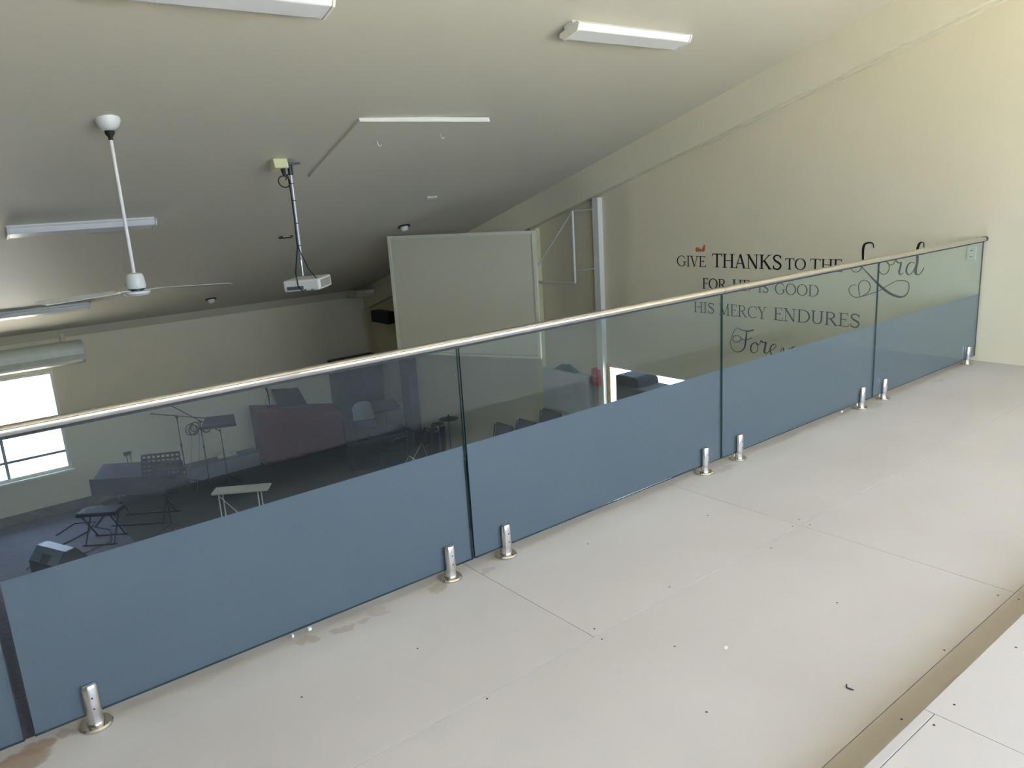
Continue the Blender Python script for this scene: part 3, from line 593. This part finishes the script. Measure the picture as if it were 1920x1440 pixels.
# access hatch in the ceiling
yh = 6.55
t = thing('ceiling_hatch', 'square pale access panel fixed on the ceiling near the projector', 'access panel', (3.92, yh, cz(yh)), (TILT[0], 0, R(-4)))
MB().box((-0.635, -0.66, -0.035), (0.635, 0.66, -0.001)).build('hatch_panel', CEIL, t, bevel=0.004)
MB().box((-0.635, -0.668, -0.042), (0.635, -0.6605, -0.001)).build('window_lit_edge', WHITE, t)  # lighter material paints in the window light on the near edge
for x, y in ((-0.29, -0.22), (0.27, -0.38)):
    MB().tube([(x, y, -0.035), (x, y, -0.06), (x+0.012, y, -0.082), (x+0.028, y, -0.078), (x+0.03, y, -0.06)], 0.005, 8).build('hook', WHITE, t)
def fitting(x, y, lb, m_, sx_, sy_, name='ceiling_fitting', dome=False):
    t = thing(name, lb, 'ceiling fitting', (x, y, cz(y)), TILT)
    if dome:
        MB().lathe([(0.03, -0.075), (0.05, -0.05), (0.055, -0.02)], n=16).build('sensor_dome', WHITE, t, smooth=True)
        MB().lathe([(0.085, -0.02), (0.085, -0.001)], n=20).build('base_ring', m_, t)
    else:
        MB().box((-sx_, -sy_, -0.022), (sx_, sy_, -0.001)).build('fitting_body', m_, t, bevel=0.004)
        MB().box((-sx_*0.6, -sy_-0.004, -0.018), (sx_*0.6, -sy_, -0.006)).build('fitting_slot', TRIMP, t)
fitting(5.28, 8.11, 'small pale flush fitting on the ceiling above the white board', WHITE, 0.07, 0.03)
fitting(3.91, 9.33, 'small dark flush fitting on the ceiling left of the projector pole', DARKBR, 0.08, 0.03)
fitting(3.93, 12.63, 'small dark sensor on the ceiling right of the fan blade', DARKBR, 0.09, 0.05, 'ceiling_sensor', True)
fitting(5.58, 9.30, 'white domed sensor on the ceiling at the corner of the white board', DARKBR, 0.09, 0.05, 'ceiling_sensor', True)

# hanging white board
A = Vector((5.482, 9.60, 0)); B = Vector((6.45, 7.60, 0)); dr = (B-A); Lb = dr.length; ang = math.atan2(dr.y, dr.x)
t = thing('white_board', 'large white projection board in a pale frame hanging across the hall corner', 'board', (A.x, A.y, -0.46), (0, 0, ang))
Hb = 1.19+0.46
MB().box((0.04, 0.004, 0.04), (Lb-0.04, 0.03, Hb-0.04)).build('board_surface', BOARDM, t)
f = MB(); f.box((0, -0.012, 0), (0.04, 0.035, Hb)); f.box((Lb-0.04, -0.012, 0), (Lb, 0.035, Hb)); f.box((0.04, -0.012, Hb-0.04), (Lb-0.04, 0.035, Hb)); f.box((0.04, -0.012, 0), (Lb-0.04, 0.035, 0.03))
f.build('board_frame', mat('board_frame_paint', (0.70, 0.67, 0.52), 0.4), t)
ic, is_ = math.cos(-ang), math.sin(-ang)
for s_ in (0.45, 0.95):
    p0 = A+dr.normalized()*s_
    L3 = XW-p0.x-0.03
    def loc(p): q_ = Vector(p)-Vector((A.x, A.y, -0.46)); return (q_.x*ic-q_.y*is_, q_.x*is_+q_.y*ic, q_.z)
    MB().tube([loc((p0.x+0.04, p0.y, 0.6)), loc((XW-0.002, p0.y, 0.6))], 0.02, 8).build('mounting_arm', BLACK, t)

# white tube bracket between the columns
t = thing('tube_bracket', 'white tubular folding bracket frame between the two pale columns', 'bracket', (7.1, 7.59, 0.46))
MB().tube([(0, 0, 0.93), (0, 0, 0.0)], 0.016, 8).build('upright_tube', WHITE, t)
MB().tube([(0, 0, 0.0), (0, 0.84, -0.03)], 0.014, 8).build('lower_tube', WHITE, t)
MB().tube([(0, 0, 0.93), (0, 0.82, 0.13)], 0.010, 8).build('diagonal_tube', WHITE, t)
MB().tube([(0, 0, 0.93), (0.03, -0.33, 0.94)], 0.008, 8).build('hinge_arm', WHITE, t)
MB().tube([(0, 0, 0.15), (0.03, -0.33, 0.19)], 0.008, 8).build('hinge_arm', WHITE, t)

# wall speaker and bulkhead box near the far right corner
t = thing('wall_speaker', 'dark brown box speaker on the right wall behind the white board', 'speaker', (XW, 12.9, -0.44))
MB().box((-0.20, -0.30, -0.10), (-0.01, 0.30, 0.12)).build('speaker_box', DARKBR, t, bevel=0.01)
MB().box((-0.206, -0.27, -0.08), (-0.20, 0.27, 0.10)).build('speaker_grille', SPK, t)
MB().box((-0.01, -0.05, -0.05), (0, 0.05, 0.05)).build('wall_bracket', BLACK, t)
t = thing('wall_air_outlet', 'pale wall unit with a light strip high in the far right corner', 'wall unit', (6.95, 13.35, 0.06))
MB().box((-0.22, -0.25, -0.10), (0.14, 0.245, 0.03)).build('unit_casing', TRIMP, t, bevel=0.01)
MB().box((-0.05, -0.258, -0.03), (0.13, -0.25, 0.0)).build('louvre', WHITE, t)

# air conditioner above the window
t = thing('air_conditioner', 'long cream wall air conditioner above the window on the far wall', 'air conditioner', (1.55, YF-0.012, -0.31))
pr = [(0, -0.18), (-0.10, -0.18), (-0.19, -0.12), (-0.215, -0.02), (-0.20, 0.10), (-0.15, 0.16), (-0.06, 0.18), (0, 0.18)]
MB().prism([(a, c) for a, c in pr], 0, -0.62, 0.62).build('casing', mat('aged_cream_plastic', (0.62, 0.64, 0.52), 0.35), t, bevel=0.03)
MB().box((-0.55, -0.205, -0.135), (0.55, -0.175, -0.105)).build('air_louvre', WHITE, t)
MB().box((0.34, -0.03, 0.18), (0.40, 0.0, 0.31)).build('conduit', TRIMP, t)

# red alarm box on the column beside the doorway
t = thing('alarm_box', 'small red fire alarm box on the wall beside the open doorway', 'alarm', (7.14, 7.285, -0.80))
MB().box((-0.03, -0.062, -0.115), (0.075, 0.075, 0.115)).build('alarm_case', RED, t, bevel=0.008)
MB().box((-0.034, -0.035, -0.06), (-0.03, 0.045, 0.05)).build('alarm_front', mat('faded_red_front', (0.5, 0.12, 0.12), 0.4), t)

# ------------------------------------------------------------------ hall things
def chair_mesh():
    r_ = thing('stacking_chair', '', 'chair')
    # local: faces -x, backrest at +x ; width along y
    MB().box((-0.24, -0.23, 0.43), (0.20, 0.23, 0.475)).build('seat', FABRIC, r_, bevel=0.015)
    m = MB(); m.hexa([(0.17, -0.21, 0.50), (0.20, -0.21, 0.50), (0.20, 0.21, 0.50), (0.17, 0.21, 0.50), (0.25, -0.20, 0.88), (0.285, -0.20, 0.88), (0.285, 0.20, 0.88), (0.25, 0.20, 0.88)])
    m.build('backrest', FABRIC, r_, bevel=0.02)
    for s_ in (-1, 1):
        MB().tube([(-0.24, s_*0.245, 0.0), (-0.21, s_*0.24, 0.44)], 0.011, 6).build('leg', BLACK, r_)
        MB().tube([(0.26, s_*0.245, 0.0), (0.17, s_*0.235, 0.46), (0.25, s_*0.225, 0.85)], 0.011, 6).build('leg', BLACK, r_)
    return r_
ch0 = None
for n, y, lb in ((7, 8.07, 'dark fabric chair in the tallest stack along the right wall'), (4, 8.68, 'dark fabric chair in the middle-height stack along the right wall'), (2, 9.28, 'dark fabric chair in the lowest stack along the right wall')):
    for k in range(n):
        if ch0 is None: ch0 = chair_mesh(); o = ch0
        else: o = copy_tree(ch0)
        o.location = (6.80-0.012*k, y, HZ+0.02+0.09*k); tag(o, ('topmost', 'second from top', 'third from top', 'fourth from top', 'fifth from top', 'sixth from top', 'lowest')[n-1-k if (n-1-k) < n-1 else 6]+' '+lb, 'chair', 'stacked dark chairs by the right wall')
# shallow wall box with cloth, and thin white pole
t = thing('wall_cabinet', 'shallow pale box on the wall below the white tube bracket', 'cabinet', (XW, 7.93, -0.80))
MB().box((-0.10, -0.50, -0.60), (0, 0.45, 0.0)).build('cabinet_body', mat('pale_cabinet', (0.56, 0.58, 0.56), 0.5), t, bevel=0.004)
MB().box((-0.11, -0.49, -0.59), (-0.10, 0.44, -0.012)).build('cabinet_door', MATS['pale_cabinet'], t)
m = MB(); n = 9; vs = []; fs = []
for i in range(n):
    for j in range(n):
        u, v = i/(n-1), j/(n-1); e = math.sin(math.pi*u)*math.sin(math.pi*v)
        vs.append((-0.05+(v-0.5)*0.09, (u-0.5)*0.5, 0.003+e*(0.05+0.07*random.random())))
for i in range(n-1):
    for j in range(n-1): fs.append((i*n+j, (i+1)*n+j, (i+1)*n+j+1, i*n+j+1))
m.add(vs, fs); o = m.build('folded_cloth', mat('dusty_green_cloth', (0.16, 0.19, 0.18), 0.9), loc=(XW, 7.92, -0.80), smooth=True)
tag(o, 'crumpled grey-green cloth lying on the shallow wall box', 'cloth')
o = MB().tube([(0, 0, 0), (0.0, 0.02, 1.70)], 0.006, 6).build('thin_pole', WHITE, loc=(7.185, 7.98, HZ+0.02))
tag(o, 'thin white pole standing behind the tallest chair stack', 'pole')

# stage wedge monitor
t = thing('stage_monitor', 'black wedge stage monitor on the carpet at lower left', 'speaker', (1.06, 11.10, HZ), (0, 0, R(-66)))
pr = [(-0.24, 0.0), (0.24, 0.0), (0.24, 0.14), (0.04, 0.40), (-0.10, 0.40), (-0.24, 0.24)]
MB().prism([(a, c) for a, c in pr], 0, -0.30, 0.30).build('monitor_cabinet', mat('black_cabinet', (0.02, 0.021, 0.023), 0.5), t, bevel=0.01)
bp = MB()
def onface(u0, u1, v0, v1, th=0.008):   # sloping face from (-0.24,0.24) to (-0.10,0.40)
    a = Vector((0, -0.24, 0.24)); e = Vector((0, 0.14, 0.16)); nrm = Vector((0, -0.16, 0.14)).normalized()*th
    c_ = [Vector((x, 0, 0))+a+e*v for x, v in ((u0, v0), (u1, v0), (u1, v1), (u0, v1))]
    bp.hexa([tuple(q_) for q_ in c_]+[tuple(q_+nrm) for q_ in c_])
onface(-0.28, 0.28, 0.62, 0.98); onface(-0.28, -0.10, 0.05, 0.60); onface(0.10, 0.28, 0.05, 0.60)
bp.build('painted_reflection', BLUEREFL, t)  # U-shaped blue reflection put on the sloping face as coloured pieces
MB().box((-0.05, -0.246, 0.05), (0.05, -0.241, 0.09)).build('badge', WHITE, t)
MB().box((-0.27, -0.246, 0.02), (0.27, -0.2405, 0.2)).build('speaker_grille', SPK, t)

def tripod(parent, z, r_, m_=None, rad=0.009, a0=20):
    for k in range(3):
        a = R(a0+120*k)
        MB().tube([(0, 0, z), (r_*math.cos(a), r_*math.sin(a), 0.01)], rad, 6).build('leg', m_ or BLACK, parent)
def boom_stand(x, y, zt, b0, b1, lb, a0=15):
    z = HZ+0.02; t = thing('microphone_stand', lb, 'stand', (x, y, z), group='black microphone stands on the stage')
    tripod(t, 0.14, 0.30, a0=a0)
    MB().tube([(0, 0, 0.10), (0, 0, 0.75)], 0.011, 8).build('lower_pole', BLACK, t)
    MB().tube([(0, 0, 0.72), (0, 0, zt-z)], 0.008, 8).build('upper_pole', BLACK, t)
    MB().tube([(0, 0, 0.71), (0, 0, 0.77)], 0.016, 8).build('height_clutch', BLACK, t)
    MB().tube([tuple(Vector(b0)-Vector((x, y, z))), tuple(Vector(b1)-Vector((x, y, z)))], 0.008, 6).build('boom_arm', BLACK, t)
    MB().tube([(0, -0.025, zt-z), (0, 0.025, zt-z)], 0.022, 8).build('boom_clamp', BLACK, t)
    return t
boom_stand(3.26, 13.15, -1.56, (2.87, 13.15, -1.42), (3.75, 13.15, -1.70), 'microphone stand with a level boom, left of the pair')
t = boom_stand(3.50, 12.75, -1.62, (3.12, 12.75, -1.28), (3.80, 12.75, -1.86), 'microphone stand with a steep boom and coiled cable', 50)
for k, (cx, cz_, rr) in enumerate(((-0.16, 1.08, 0.085), (-0.12, 1.06, 0.075), (0.08, 1.05, 0.07), (-0.09, 1.10, 0.07))):
    MB().tube([(cx+rr*math.cos(R(a)), -0.03+0.008*k, cz_+rr*1.1*math.sin(R(a))) for a in range(0, 361, 20)], 0.010, 5, cap=False).build('cable_coil', RUBBER, t)
for x in (-0.2, -0.08): MB().tube([(x+0.03, -0.03, 0.98), (x-0.02, 0, 0.6), (x-0.10, 0, 0.24), (x-0.13, 0, 0.008)], 0.004, 5).build('hanging_cable', CABLE, t)
def music_stand(x, y, zt, w_, h_, tilt, rz, lb, holes=False, a0=60):
    z = HZ+0.02; t = thing('music_stand', lb, 'music stand', (x, y, z), (0, 0, R(rz)), 'black music stands')
    tripod(t, 0.22, 0.30, a0=a0)
    MB().tube([(0, 0, 0.12), (0, 0, 0.7)], 0.012, 8).build('lower_pole', BLACK, t)
    MB().tube([(0, 0, 0.65), (0, 0, zt-z)], 0.008, 8).build('upper_pole', BLACK, t)
    m = MB()
    if holes:
        nx, nz = 8, 5
        for i in range(nx+1): xx = -w_/2+w_*i/nx; m.box((xx-0.011, -0.003, -h_/2), (xx+0.011, 0.003, h_/2))
        for j in range(nz+1): zz = -h_/2+h_*j/nz; m.box((-w_/2-0.011, -0.0031, zz-0.016), (w_/2+0.011, 0.0031, zz+0.016))
    else:
        m.hexa([(-w_/2, -0.003, -h_/2), (w_/2, -0.003, -h_/2), (w_/2, 0.003, -h_/2), (-w_/2, 0.003, -h_/2), (-w_*0.40, -0.003, h_/2), (w_*0.40, -0.003, h_/2), (w_*0.40, 0.003, h_/2), (-w_*0.40, 0.003, h_/2)])
    dk = m.build('desk', BLACK, t, loc=(0, 0, zt-z+0.02), rot=(R(-tilt), 0, 0))
    MB().box((-w_/2, -0.06, -h_/2-0.008), (w_/2, 0.0, -h_/2)).build('ledge', BLACK, dk)
    return t
music_stand(3.74, 12.55, -1.66, 0.56, 0.36, 72, -25, 'music stand with its desk tilted flat, beside the boom stands', False, 50)
music_stand(2.46, 11.15, -1.72, 0.50, 0.30, 18, -30, 'music stand with a perforated upright desk', True)
music_stand(6.72, 12.45, -2.02, 0.55, 0.36, 66, -10, 'low music stand in front of the black cabinet')

# keyboard under dark cloth on an X stand
t = thing('keyboard', 'electronic keyboard under a dark cloth on a crossed stand', 'keyboard', (2.36, 12.2, HZ+0.02), (0, 0, R(-38)))
m = MB(); m.hexa([(-0.62, -0.20, 0.62), (0.62, -0.20, 0.62), (0.62, 0.20, 0.66), (-0.62, 0.20, 0.66), (-0.60, -0.19, 0.74), (0.60, -0.19, 0.74), (0.60, 0.19, 0.86), (-0.60, 0.19, 0.86)])
m.build('keyboard_body', GREYCL, t, bevel=0.02)
m = MB(); m.hexa([(-0.63, -0.215, 0.50), (0.63, -0.215, 0.45), (0.63, -0.205, 0.45), (-0.63, -0.205, 0.50), (-0.63, -0.215, 0.75), (0.63, -0.215, 0.75), (0.63, -0.205, 0.75), (-0.63, -0.205, 0.75)])
m.build('cloth_front', GREYCL, t)
for s_ in (-0.35, 0.35):
    for k in (-1, 1): MB().tube([(s_, k*0.22, 0.02), (s_, -k*0.20, 0.62)], 0.012, 6).build('leg', BLACK, t)
for k in (-1, 1): MB().tube([(-0.42, k*0.22, 0.012), (0.42, k*0.22, 0.012)], 0.012, 6).build('foot_bar', BLACK, t)
t = thing('piano_bench', 'low dark bench on crossed legs left of the covered keyboard', 'bench', (1.72, 11.85, HZ), (0, 0, R(-38)))
MB().box((-0.28, -0.15, 0.42), (0.28, 0.15, 0.48)).build('seat', GREYCL, t, bevel=0.015)
for s_ in (-0.2, 0.2):
    for k in (-1, 1): MB().tube([(s_, k*0.17, 0.012), (s_, -k*0.13, 0.42)], 0.012, 6).build('leg', BLACK, t)
for k in (-1, 1): MB().tube([(-0.24, k*0.17, 0.012), (0.24, k*0.17, 0.012)], 0.010, 6).build('foot_bar', BLACK, t)
t = thing('cable_bundle', 'loose black cables trailing on the carpet near the bench', 'cable')
MB().tube([(1.2, 12.6, HZ+0.008), (1.5, 12.9, HZ+0.01), (1.75, 12.7, HZ+0.02), (1.6, 12.4, HZ+0.01), (1.3, 12.2, HZ+0.01), (1.0, 12.0, HZ+0.01), (0.7, 11.6, HZ+0.01)], 0.008, 5).build('cable', RUBBER, t)
MB().tube([(1.9, 12.9, HZ+0.012), (1.7, 12.5, HZ+0.012), (1.85, 12.2, HZ+0.012), (1.75, 11.7, HZ+0.012), (1.2, 11.5, HZ+0.012)], 0.008, 5).build('cable', RUBBER, t)

# wall socket above the keyboard, low wall duct, outlets
t = thing('wall_socket', 'small dark socket with hanging leads on the far wall above the keyboard', 'socket', (2.52, YF, -2.10))
MB().box((-0.06, -0.03, -0.03), (0.06, 0, 0.03)).build('socket_plate', mat('dark_green_plastic', (0.08, 0.12, 0.11), 0.5), t, bevel=0.004)
for x in (-0.02, 0.035): MB().tube([(x, -0.02, -0.03), (x, -0.025, -0.3), (x+0.02, -0.025, -0.55)], 0.006, 5).build('lead', CABLE, t)
t = thing('low_bench', 'long low grey carpeted box against the far wall left of the red desk', 'bench', (3.36, YF-0.28, HZ+0.02))
MB().box((0, 0, 0), (1.22, 0.278, 0.27)).build('bench_body', mat('grey_box_carpet', (0.17, 0.18, 0.20), 0.9), t, bevel=0.004)
MB().box((0, -0.004, 0.245), (1.22, 0.0, 0.27)).build('edge_trim', mat('blue_trim', (0.10, 0.12, 0.17), 0.7), t)
t = thing('power_board', 'white power board with plugs lying on the low grey box', 'power board', (4.05, 13.42, HZ+0.292))
MB().box((-0.16, -0.03, 0), (0.16, 0.03, 0.04)).build('board_body', WHITE, t, bevel=0.005)
for x in (-0.1, 0.0, 0.1): MB().box((x-0.02, -0.02, 0.04), (x+0.02, 0.02, 0.075)).build('plug', CREAM, t)

# maroon cloth-covered desk
t = thing('covered_desk', 'large desk fully draped in maroon cloth against the far wall', 'desk', (4.63, 13.16, HZ+0.02))
m = MB(); m.hexa([(0, 0, 0), (1.55, 0, 0), (1.55, 0.43, 0), (0, 0.43, 0), (-0.06, 0, 1.04), (1.55, 0, 0.68), (1.55, 0.43, 0.76), (-0.02, 0.43, 1.06)])
m.build('draped_cloth', MAROON, t, bevel=0.012)
MB().hexa([(0.0, -0.012, 0.0), (0.012, -0.012, 0.0), (0.012, 0, 0), (0, 0, 0), (-0.06, -0.012, 1.02), (-0.045, -0.012, 1.02), (-0.045, 0, 1.02), (-0.06, 0, 1.02)]).build('cloth_fold', MAROON, t)
t = thing('book_rest', 'dark tilted book rest standing on the maroon desk', 'book rest', (5.30, 13.36, HZ+0.975), (0, R(6), R(-8)))
m = MB(); m.hexa([(-0.25, -0.12, 0.0), (0.27, -0.12, 0.0), (0.27, -0.10, 0.0), (-0.25, -0.10, 0.0), (-0.34, 0.04, 0.30), (0.14, 0.04, 0.30), (0.14, 0.06, 0.30), (-0.34, 0.06, 0.30)])
m.build('sloping_panel', DARKBR, t)
MB().box((-0.22, -0.17, -0.03), (0.25, -0.02, 0.0)).build('rest_base', DARKBR, t)
t = thing('desk_microphone', 'black gooseneck microphone rising from the maroon desk', 'microphone', (4.90, 13.36, HZ+1.03))
MB().lathe([(0.05, 0.0), (0.05, 0.02), (0.02, 0.03)], n=14).build('base', BLACK, t)
MB().tube([(0, 0, 0.02), (0.005, 0, 0.2), (-0.02, 0, 0.34), (-0.06, 0, 0.46)], 0.012, 6).build('gooseneck', BLACK, t)
MB().tube([(-0.055, 0, 0.44), (-0.075, 0, 0.52)], 0.02, 8).build('microphone_head', BLACK, t)
MB().tube([(0, -0.02, 0.25), (-0.08, -0.03, 0.12), (-0.10, -0.04, 0.0)], 0.004, 5).build('lead', CABLE, t)
# black cabinet, chair back, mixer, amplifier
t = thing('black_cabinet', 'tall black cabinet in the far right corner behind the desk', 'cabinet', (6.20, 13.18, HZ+0.02))
MB().box((0, 0, 0), (0.92, 0.40, 1.60)).build('cabinet_body', mat('black_cabinet', (0.02, 0.021, 0.023), 0.5), t, bevel=0.006)
MB().box((0.02, -0.012, 0.05), (0.455, 0, 1.55)).build('cabinet_door', MATS['black_cabinet'], t)
MB().box((0.465, -0.012, 0.05), (0.90, 0, 1.55)).build('cabinet_door', MATS['black_cabinet'], t)
MB().box((0.44, -0.03, 0.85), (0.45, -0.012, 0.95)).box((0.47, -0.03, 0.85), (0.48, -0.012, 0.95)).build('handle', STEEL, t)
t = thing('padded_chair', 'pale grey padded chair between the maroon desk and the low music stand', 'chair', (6.50, 12.88, HZ+0.02), (0, 0, R(-20)))
MB().box((-0.22, -0.2, 0.36), (0.22, 0.2, 0.42)).build('seat', GREYCL, t, bevel=0.02)
MB().prism([(-0.20, 0.44), (0.20, 0.44), (0.20, 0.68), (0.15, 0.76), (0.06, 0.80), (-0.06, 0.80), (-0.15, 0.76), (-0.20, 0.68)], 1, 0.16, 0.20).build('backrest', mat('pale_grey_vinyl', (0.36, 0.40, 0.42), 0.5), t, bevel=0.01)
for sx_ in (-1, 1):
    for sy_ in (-1, 1): MB().tube([(sx_*0.2, sy_*0.18, 0), (sx_*0.2, sy_*0.18, 0.37 if sy_ < 0 else 0.62)], 0.012, 6).build('leg', BLACK, t)
t = thing('mixing_console', 'blue-grey audio console with rows of small white knobs', 'mixer', (6.62, 12.18, HZ+0.02), (0, 0, R(6)))
m = MB(); m.hexa([(-0.36, -0.2, 0.0), (0.36, -0.2, 0.0), (0.36, 0.2, 0.0), (-0.36, 0.2, 0.0), (-0.36, -0.17, 0.34), (0.36, -0.17, 0.34), (0.36, 0.2, 0.42), (-0.36, 0.2, 0.42)])
m.build('console_body', GREYCL, t, bevel=0.01)
kn = MATS.get('knob') or mat('knob_white', (0.7, 0.7, 0.68), 0.4)
for x, z in [(-0.10, 0.05*k+0.05) for k in range(5)]+[(-0.04, 0.05*k+0.05) for k in range(5)]+[(0.02+0.06*k, 0.26) for k in range(4)]:
    MB().lathe([(0.009, 0), (0.007, 0.012)], (x, -0.2+0.09*z-0.004, z), 6).build('knob', kn, t)
t = thing('amplifier', 'black amplifier box on the dark stage in front of the console', 'amplifier', (5.85, 11.75, HZ+0.02), (0, 0, R(-15)))
MB().box((-0.26, -0.16, 0), (0.26, 0.16, 0.46)).build('amplifier_cabinet', MATS['black_cabinet'], t, bevel=0.012)
MB().box((-0.23, -0.168, 0.03), (0.23, -0.16, 0.35)).build('speaker_grille', SPK, t)
MB().tube([(-0.08, 0, 0.46), (-0.07, 0, 0.49), (0.07, 0, 0.49), (0.08, 0, 0.46)], 0.01, 6).build('handle', RUBBER, t)
# percussion
t = thing('cymbal_stand', 'small dark cymbal on a chrome stand in front of the drums', 'cymbal', (6.90, 10.62, HZ+0.02))
tripod(t, 0.28, 0.26, STEEL, 0.008)
MB().tube([(0, 0, 0.15), (0, 0, 0.88)], 0.009, 8).build('pole', STEEL, t)
MB().lathe([(0.17, 0.84), (0.10, 0.852), (0.03, 0.862), (0.02, 0.875)], n=20).build('cymbal', mat('dark_bronze', (0.06, 0.05, 0.04), 0.4, 0.8), t, smooth=True)
MB().lathe([(0.010, 0.87), (0.014, 0.90), (0.006, 0.92)], n=8).build('wing_nut', BLACK, t)
def drum(x, y, z0, r_, h_, rot, lb, legs=True):
    t = thing('drum', lb, 'drum', (x, y, HZ+0.02), group='dark drums by the right wall')
    o = MB().lathe([(r_*0.9, 0), (r_, h_*0.3), (r_, h_)], n=20).build('drum_shell', mat('drum_lacquer', (0.03, 0.012, 0.012), 0.25), t, loc=(0, 0, z0), rot=rot, smooth=True)
    MB().lathe([(r_*1.03, h_-0.03), (r_*1.03, h_+0.004), (r_*0.9, h_+0.004)], n=20).build('drum_hoop', STEEL, o)
    MB().lathe([(r_*0.9, h_+0.001), (r_*0.88, h_+0.005)], n=20).build('drum_skin', DARKBR, o)
    if z0 > 0.1:
        for k in range(3):
            a = R(120*k+30); MB().tube([(0, 0, z0), (0.2*math.cos(a), 0.2*math.sin(a), 0.008)], 0.009, 6).build('leg', STEEL, t)
drum(6.72, 11.25, 0.33, 0.10, 0.28, (R(0), R(55), R(20)), 'small drum tipped on its side, left of the congas')
drum(6.78, 10.95, 0.0, 0.11, 0.62, (0, 0, 0), 'left conga drum behind the cymbal')
drum(6.98, 11.1, 0.0, 0.12, 0.64, (0, 0, 0), 'right conga drum behind the cymbal')
t = thing('snare_stand', 'chrome stand with a clamp arm beside the small grey box', 'stand', (6.35, 11.1, HZ+0.02))
tripod(t, 0.22, 0.24, STEEL, 0.008, 80)
MB().tube([(0, 0, 0.12), (0, 0, 0.70)], 0.010, 8).build('pole', STEEL, t)
MB().tube([(0, 0, 0.66), (0.12, -0.02, 0.64), (0.26, -0.04, 0.56)], 0.009, 6).build('clamp_arm', BLACK, t)
t = thing('equipment_case', 'small grey equipment case beside the chrome stand', 'case', (6.32, 11.55, HZ+0.02), (0, 0, R(10)))
MB().box((-0.17, -0.12, 0), (0.17, 0.12, 0.36)).build('case_body', GREYCL, t, bevel=0.01)
MB().box((-0.172, -0.122, 0.25), (0.172, 0.122, 0.262)).build('case_band', STEEL, t)

# small white bench
t = thing('folding_table', 'small narrow white folding table with thin white legs', 'table', (3.33, 10.62, HZ+0.02), (0, 0, R(-34)))
MB().box((-0.39, -0.13, 0.60), (0.39, 0.13, 0.635)).build('tabletop', WHITE, t, bevel=0.012)
for sx_ in (-0.30, 0.24):
    for sy_ in (-0.09, 0.09): MB().tube([(sx_, sy_, 0.0), (sx_, sy_, 0.60)], 0.010, 6).build('leg', WHITE, t)
MB().tube([(-0.30, -0.09, 0.58), (0.0, -0.09, 0.22)], 0.007, 6).build('brace', WHITE, t)
MB().tube([(-0.30, -0.09, 0.12), (-0.30, 0.09, 0.12)], 0.007, 6).build('cross_bar', WHITE, t)

# outside: covered barbecue
t = thing('covered_barbecue', 'bulky black covered object with a raised hump outside the doorway', 'barbecue', (9.7, 8.65, HZ-0.2))
m = MB(); m.hexa([(-0.35, -1.7, 0), (0.35, -1.7, 0), (0.35, 1.02, 0), (-0.35, 1.02, 0), (-0.32, -1.68, 1.37), (0.32, -1.68, 1.37), (0.32, 1.00, 1.37), (-0.32, 1.00, 1.37)])
m.build('cover', mat('black_vinyl_cover', (0.003, 0.0035, 0.0035), 0.9, bump=0.2, bscale=5, spec=0.1), t, bevel=0.03)
MB().prism([(0.02, 1.35), (0.72, 1.35), (0.68, 1.45), (0.56, 1.53), (0.14, 1.53), (0.05, 1.47)], 0, -0.22, 0.30).build('hood_cover', MATS['black_vinyl_cover'], t, bevel=0.03)
